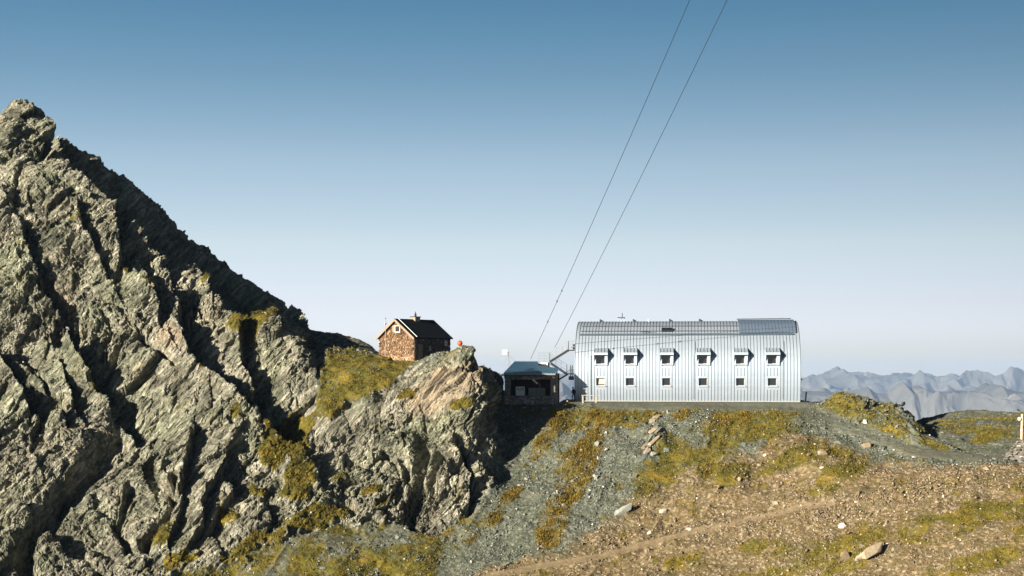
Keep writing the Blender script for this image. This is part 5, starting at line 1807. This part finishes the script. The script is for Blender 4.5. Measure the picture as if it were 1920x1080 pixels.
# tufts of grass: a few leaning blades each
def tufts(name, weight, n, mat, label, h0):
    ix = pick(weight, n)
    nb = 6
    p = np.repeat(PTS[ix] + rs.normal(0, .05, (n, 3)), nb, 0)
    nn = np.repeat(NRM[ix], nb, 0)
    up = nn * .5 + np.array([0, 0, .8]) + rs.normal(0, .45, p.shape)
    up /= np.linalg.norm(up, axis=1, keepdims=True)
    h = h0 * np.exp(rs.normal(0, .4, len(p)))[:, None]
    th = rs.rand(len(p)) * 6.283
    side = np.stack([np.cos(th), np.sin(th), 0 * th], 1) * (h * .28)
    p = p + rs.normal(0, .07, p.shape)
    V = np.stack([p - side - nn * .04, p + side - nn * .04, p + up * h], 1).reshape(-1, 3)
    T = np.repeat(np.repeat(np.clip(rs.normal(.5, .22, n), 0, 1), nb) + rs.normal(0, .08, n * nb), 3)
    return raw(name, V, np.arange(len(V)), np.full(len(V) // 3, 3), np.clip(T, 0, 1), mat, label)


mat_tuft = toned('olive_grass', [(0.0, (0.034, 0.038, 0.006)), (0.35, (0.085, 0.076, 0.009)), (0.7, (0.155, 0.118, 0.013)), (1.0, (0.25, 0.18, 0.028))], gs=1.0)
mat_tufo = toned('rusty_grass', [(0.0, (0.048, 0.035, 0.006)), (0.4, (0.125, 0.086, 0.010)), (0.75, (0.22, 0.148, 0.016)), (1.0, (0.33, 0.23, 0.03))], gs=1.0)
gtex = sstep(-.5, .4, wob(.9, 96, 3))
sl_ok = sstep(.25, .5, NRM[:, 2].reshape(NU, NV))
tufts('grass', grass ** 2 * (1 - orange) * gtex * (1 - .5 * rock * (1 - sl_ok)), 42000, mat_tuft, 'olive alpine grass in tufts', .09)
tufts('rusty_grass', orange ** 2 * gtex, 14000, mat_tufo, 'orange autumn grass in tufts', .09)


# ------------------------------------------------------------------ rocks one can tell apart
def boulder(px, py, Yg, dims, yaw_, roll, tn, label, seed, mat, name='boulder', lay=1, dip=0.0):
    x = (px - 960) / FPX * Yg
    g0 = ground_at(x, Yg)
    b = thing(name, (x, Yg, g0), label, 'rock')
    rg = random.Random(seed)
    for k_ in range(lay):
        vs_, fs_ = stone_mesh(seed + 31 * k_, .9, 16)
        M_ = Matrix.Rotation(yaw_, 4, 'Z') @ Matrix.Rotation(dip, 4, 'Y') @ Matrix.Rotation(roll, 4, 'X')
        off = M_ @ Vector((rg.uniform(-.1, .1), (k_ - (lay - 1) / 2) * dims[1] * .9, 0))
        mb = MB(); mb.add([M_ @ Vector((v.x * dims[0], v.y * dims[1] * 1.3, v.z * dims[2] * 1.4)) + off + Vector((0, 0, dims[2] * .12)) for v in vs_], fs_, tn + .12 * k_)
        mb.build('slab' if lay > 1 else 'block', mat, b)
    return b


def depth_at(px, py):
    """distance at which the sight line through a pixel first meets the ground"""
    i = int(np.clip(np.searchsorted(U, px), 0, NU - 1))
    rows = HOR - TZ[i] / TY[i] * FPX
    j = np.nonzero((rows[:-1] > py) & (rows[1:] <= py))[0]
    return float(TY[i][j[0]]) if len(j) else 150.0


for (px, py, dims, yaw_, roll, dip, tn, lb, sd, mt, lay) in (
        (1170, 956, (2.6, .52, .7), .35, -.5, -.45, .80, 'long pale slab split lengthwise into two layers on the slope', 901, mat_grey, 2),
        (1242, 959, (1.1, .7, .5), .2, -.3, -.1, .92, 'flat white stone on the brown slope beside the split slab', 905, mat_brown, 1),
        (1632, 1036, (3.4, 1.25, .8), .5, -.45, -.35, .72, 'big tan slab with a lengthwise crack in olive grass', 909, mat_brown, 2),
        (1588, 1046, (1.2, .9, 1.0), .2, -.2, .2, .38, 'dark rounded boulder next to the cracked tan slab', 913, mat_brown, 1),
        (1578, 988, (.9, .7, .6), .4, -.3, -.2, .95, 'whitish boulder among rubble above the olive grass', 917, mat_brown, 1),
        (1625, 836, (1.4, .8, .7), .1, -.1, 0, .5, 'low brown rock with a grass skirt beside the path', 921, mat_brown, 1),
        (1540, 852, (1.5, .9, .8), .3, -.3, -.1, .55, 'pinkish rock sticking out of the grass knob below the path', 925, mat_brown, 1),
        (1623, 792, (.5, .4, .5), 0, 0, 0, 1.0, 'bright white stone on the grassy mound', 929, mat_grey, 1),
        (1120, 833, (.65, .5, .6), 0, 0, 0, .7, 'blue grey round stone in the orange grass', 933, mat_grey, 1),
        (1226, 853, (1.0, .6, .7), .4, -.2, -.3, .68, 'light blocky rock at the foot of the scree rib', 937, mat_grey, 1),
        (1250, 846, (.9, .6, .6), .3, -.2, -.2, .40, 'dark blocky rock right above the light block on the rib', 941, mat_grey, 1)):
    boulder(px, py, depth_at(px, py), dims, yaw_, roll, tn, lb, sd, mt, 'boulder', lay, dip)
# the rib of bedrock that breaks out of the scree below the hut
Y0_ = depth_at(1210, 857)
rib = thing('rock_rib', ((1210 - 960) / FPX * Y0_, Y0_, ground_at((1210 - 960) / FPX * Y0_, Y0_)), 'narrow upright rib of pale layered rock breaking out of scree below the hut', 'rock')
for k_ in range(15):
    f_ = k_ / 14
    px, py = 1209 + 21 * f_ - 5 * math.sin(f_ * 9) + (k_ * 37 % 11 - 5), 857 - 80 * f_
    Yg = depth_at(px, py)
    x = (px - 960) / FPX * Yg
    vs_, fs_ = stone_mesh(700 + k_, .8, 13)
    M_ = Matrix.Translation(Vector((x, Yg, ground_at(x, Yg) - .10)) - Vector(rib.location)) @ Matrix.Rotation(.6, 4, 'Z') @ Matrix.Rotation(-.6, 4, 'Y') @ Matrix.Diagonal((2.0 - .6 * f_ + .5 * (k_ % 2), 1.1, .70, 1))
    mb = MB(); mb.add([M_ @ v for v in vs_], fs_, .45 + .35 * ((k_ * 7) % 5) / 5); mb.build('ledge', mat_brown if k_ % 2 else mat_grey, rib)

# ------------------------------------------------------------------ the air
mb = MB()
mb.box((-17000, -9000, -901.5), (17000, 16500, 70))
hm = bpy.data.materials.new('haze')
hm.use_nodes = True
hn, hl = hm.node_tree.nodes, hm.node_tree.links
hn.clear()
ho = hn.new('ShaderNodeOutputMaterial')
hv = hn.new('ShaderNodeVolumePrincipled')
hv.inputs['Color'].default_value = (0.42, 0.61, 0.94, 1)
hv.inputs['Density'].default_value = 0.000042
hv.inputs['Anisotropy'].default_value = 0.0
hl.new(hv.outputs[0], ho.inputs['Volume'])
haze = mb.build('haze', hm)
tag(haze, 'pale blue haze in front of the far mountains', kind='stuff')
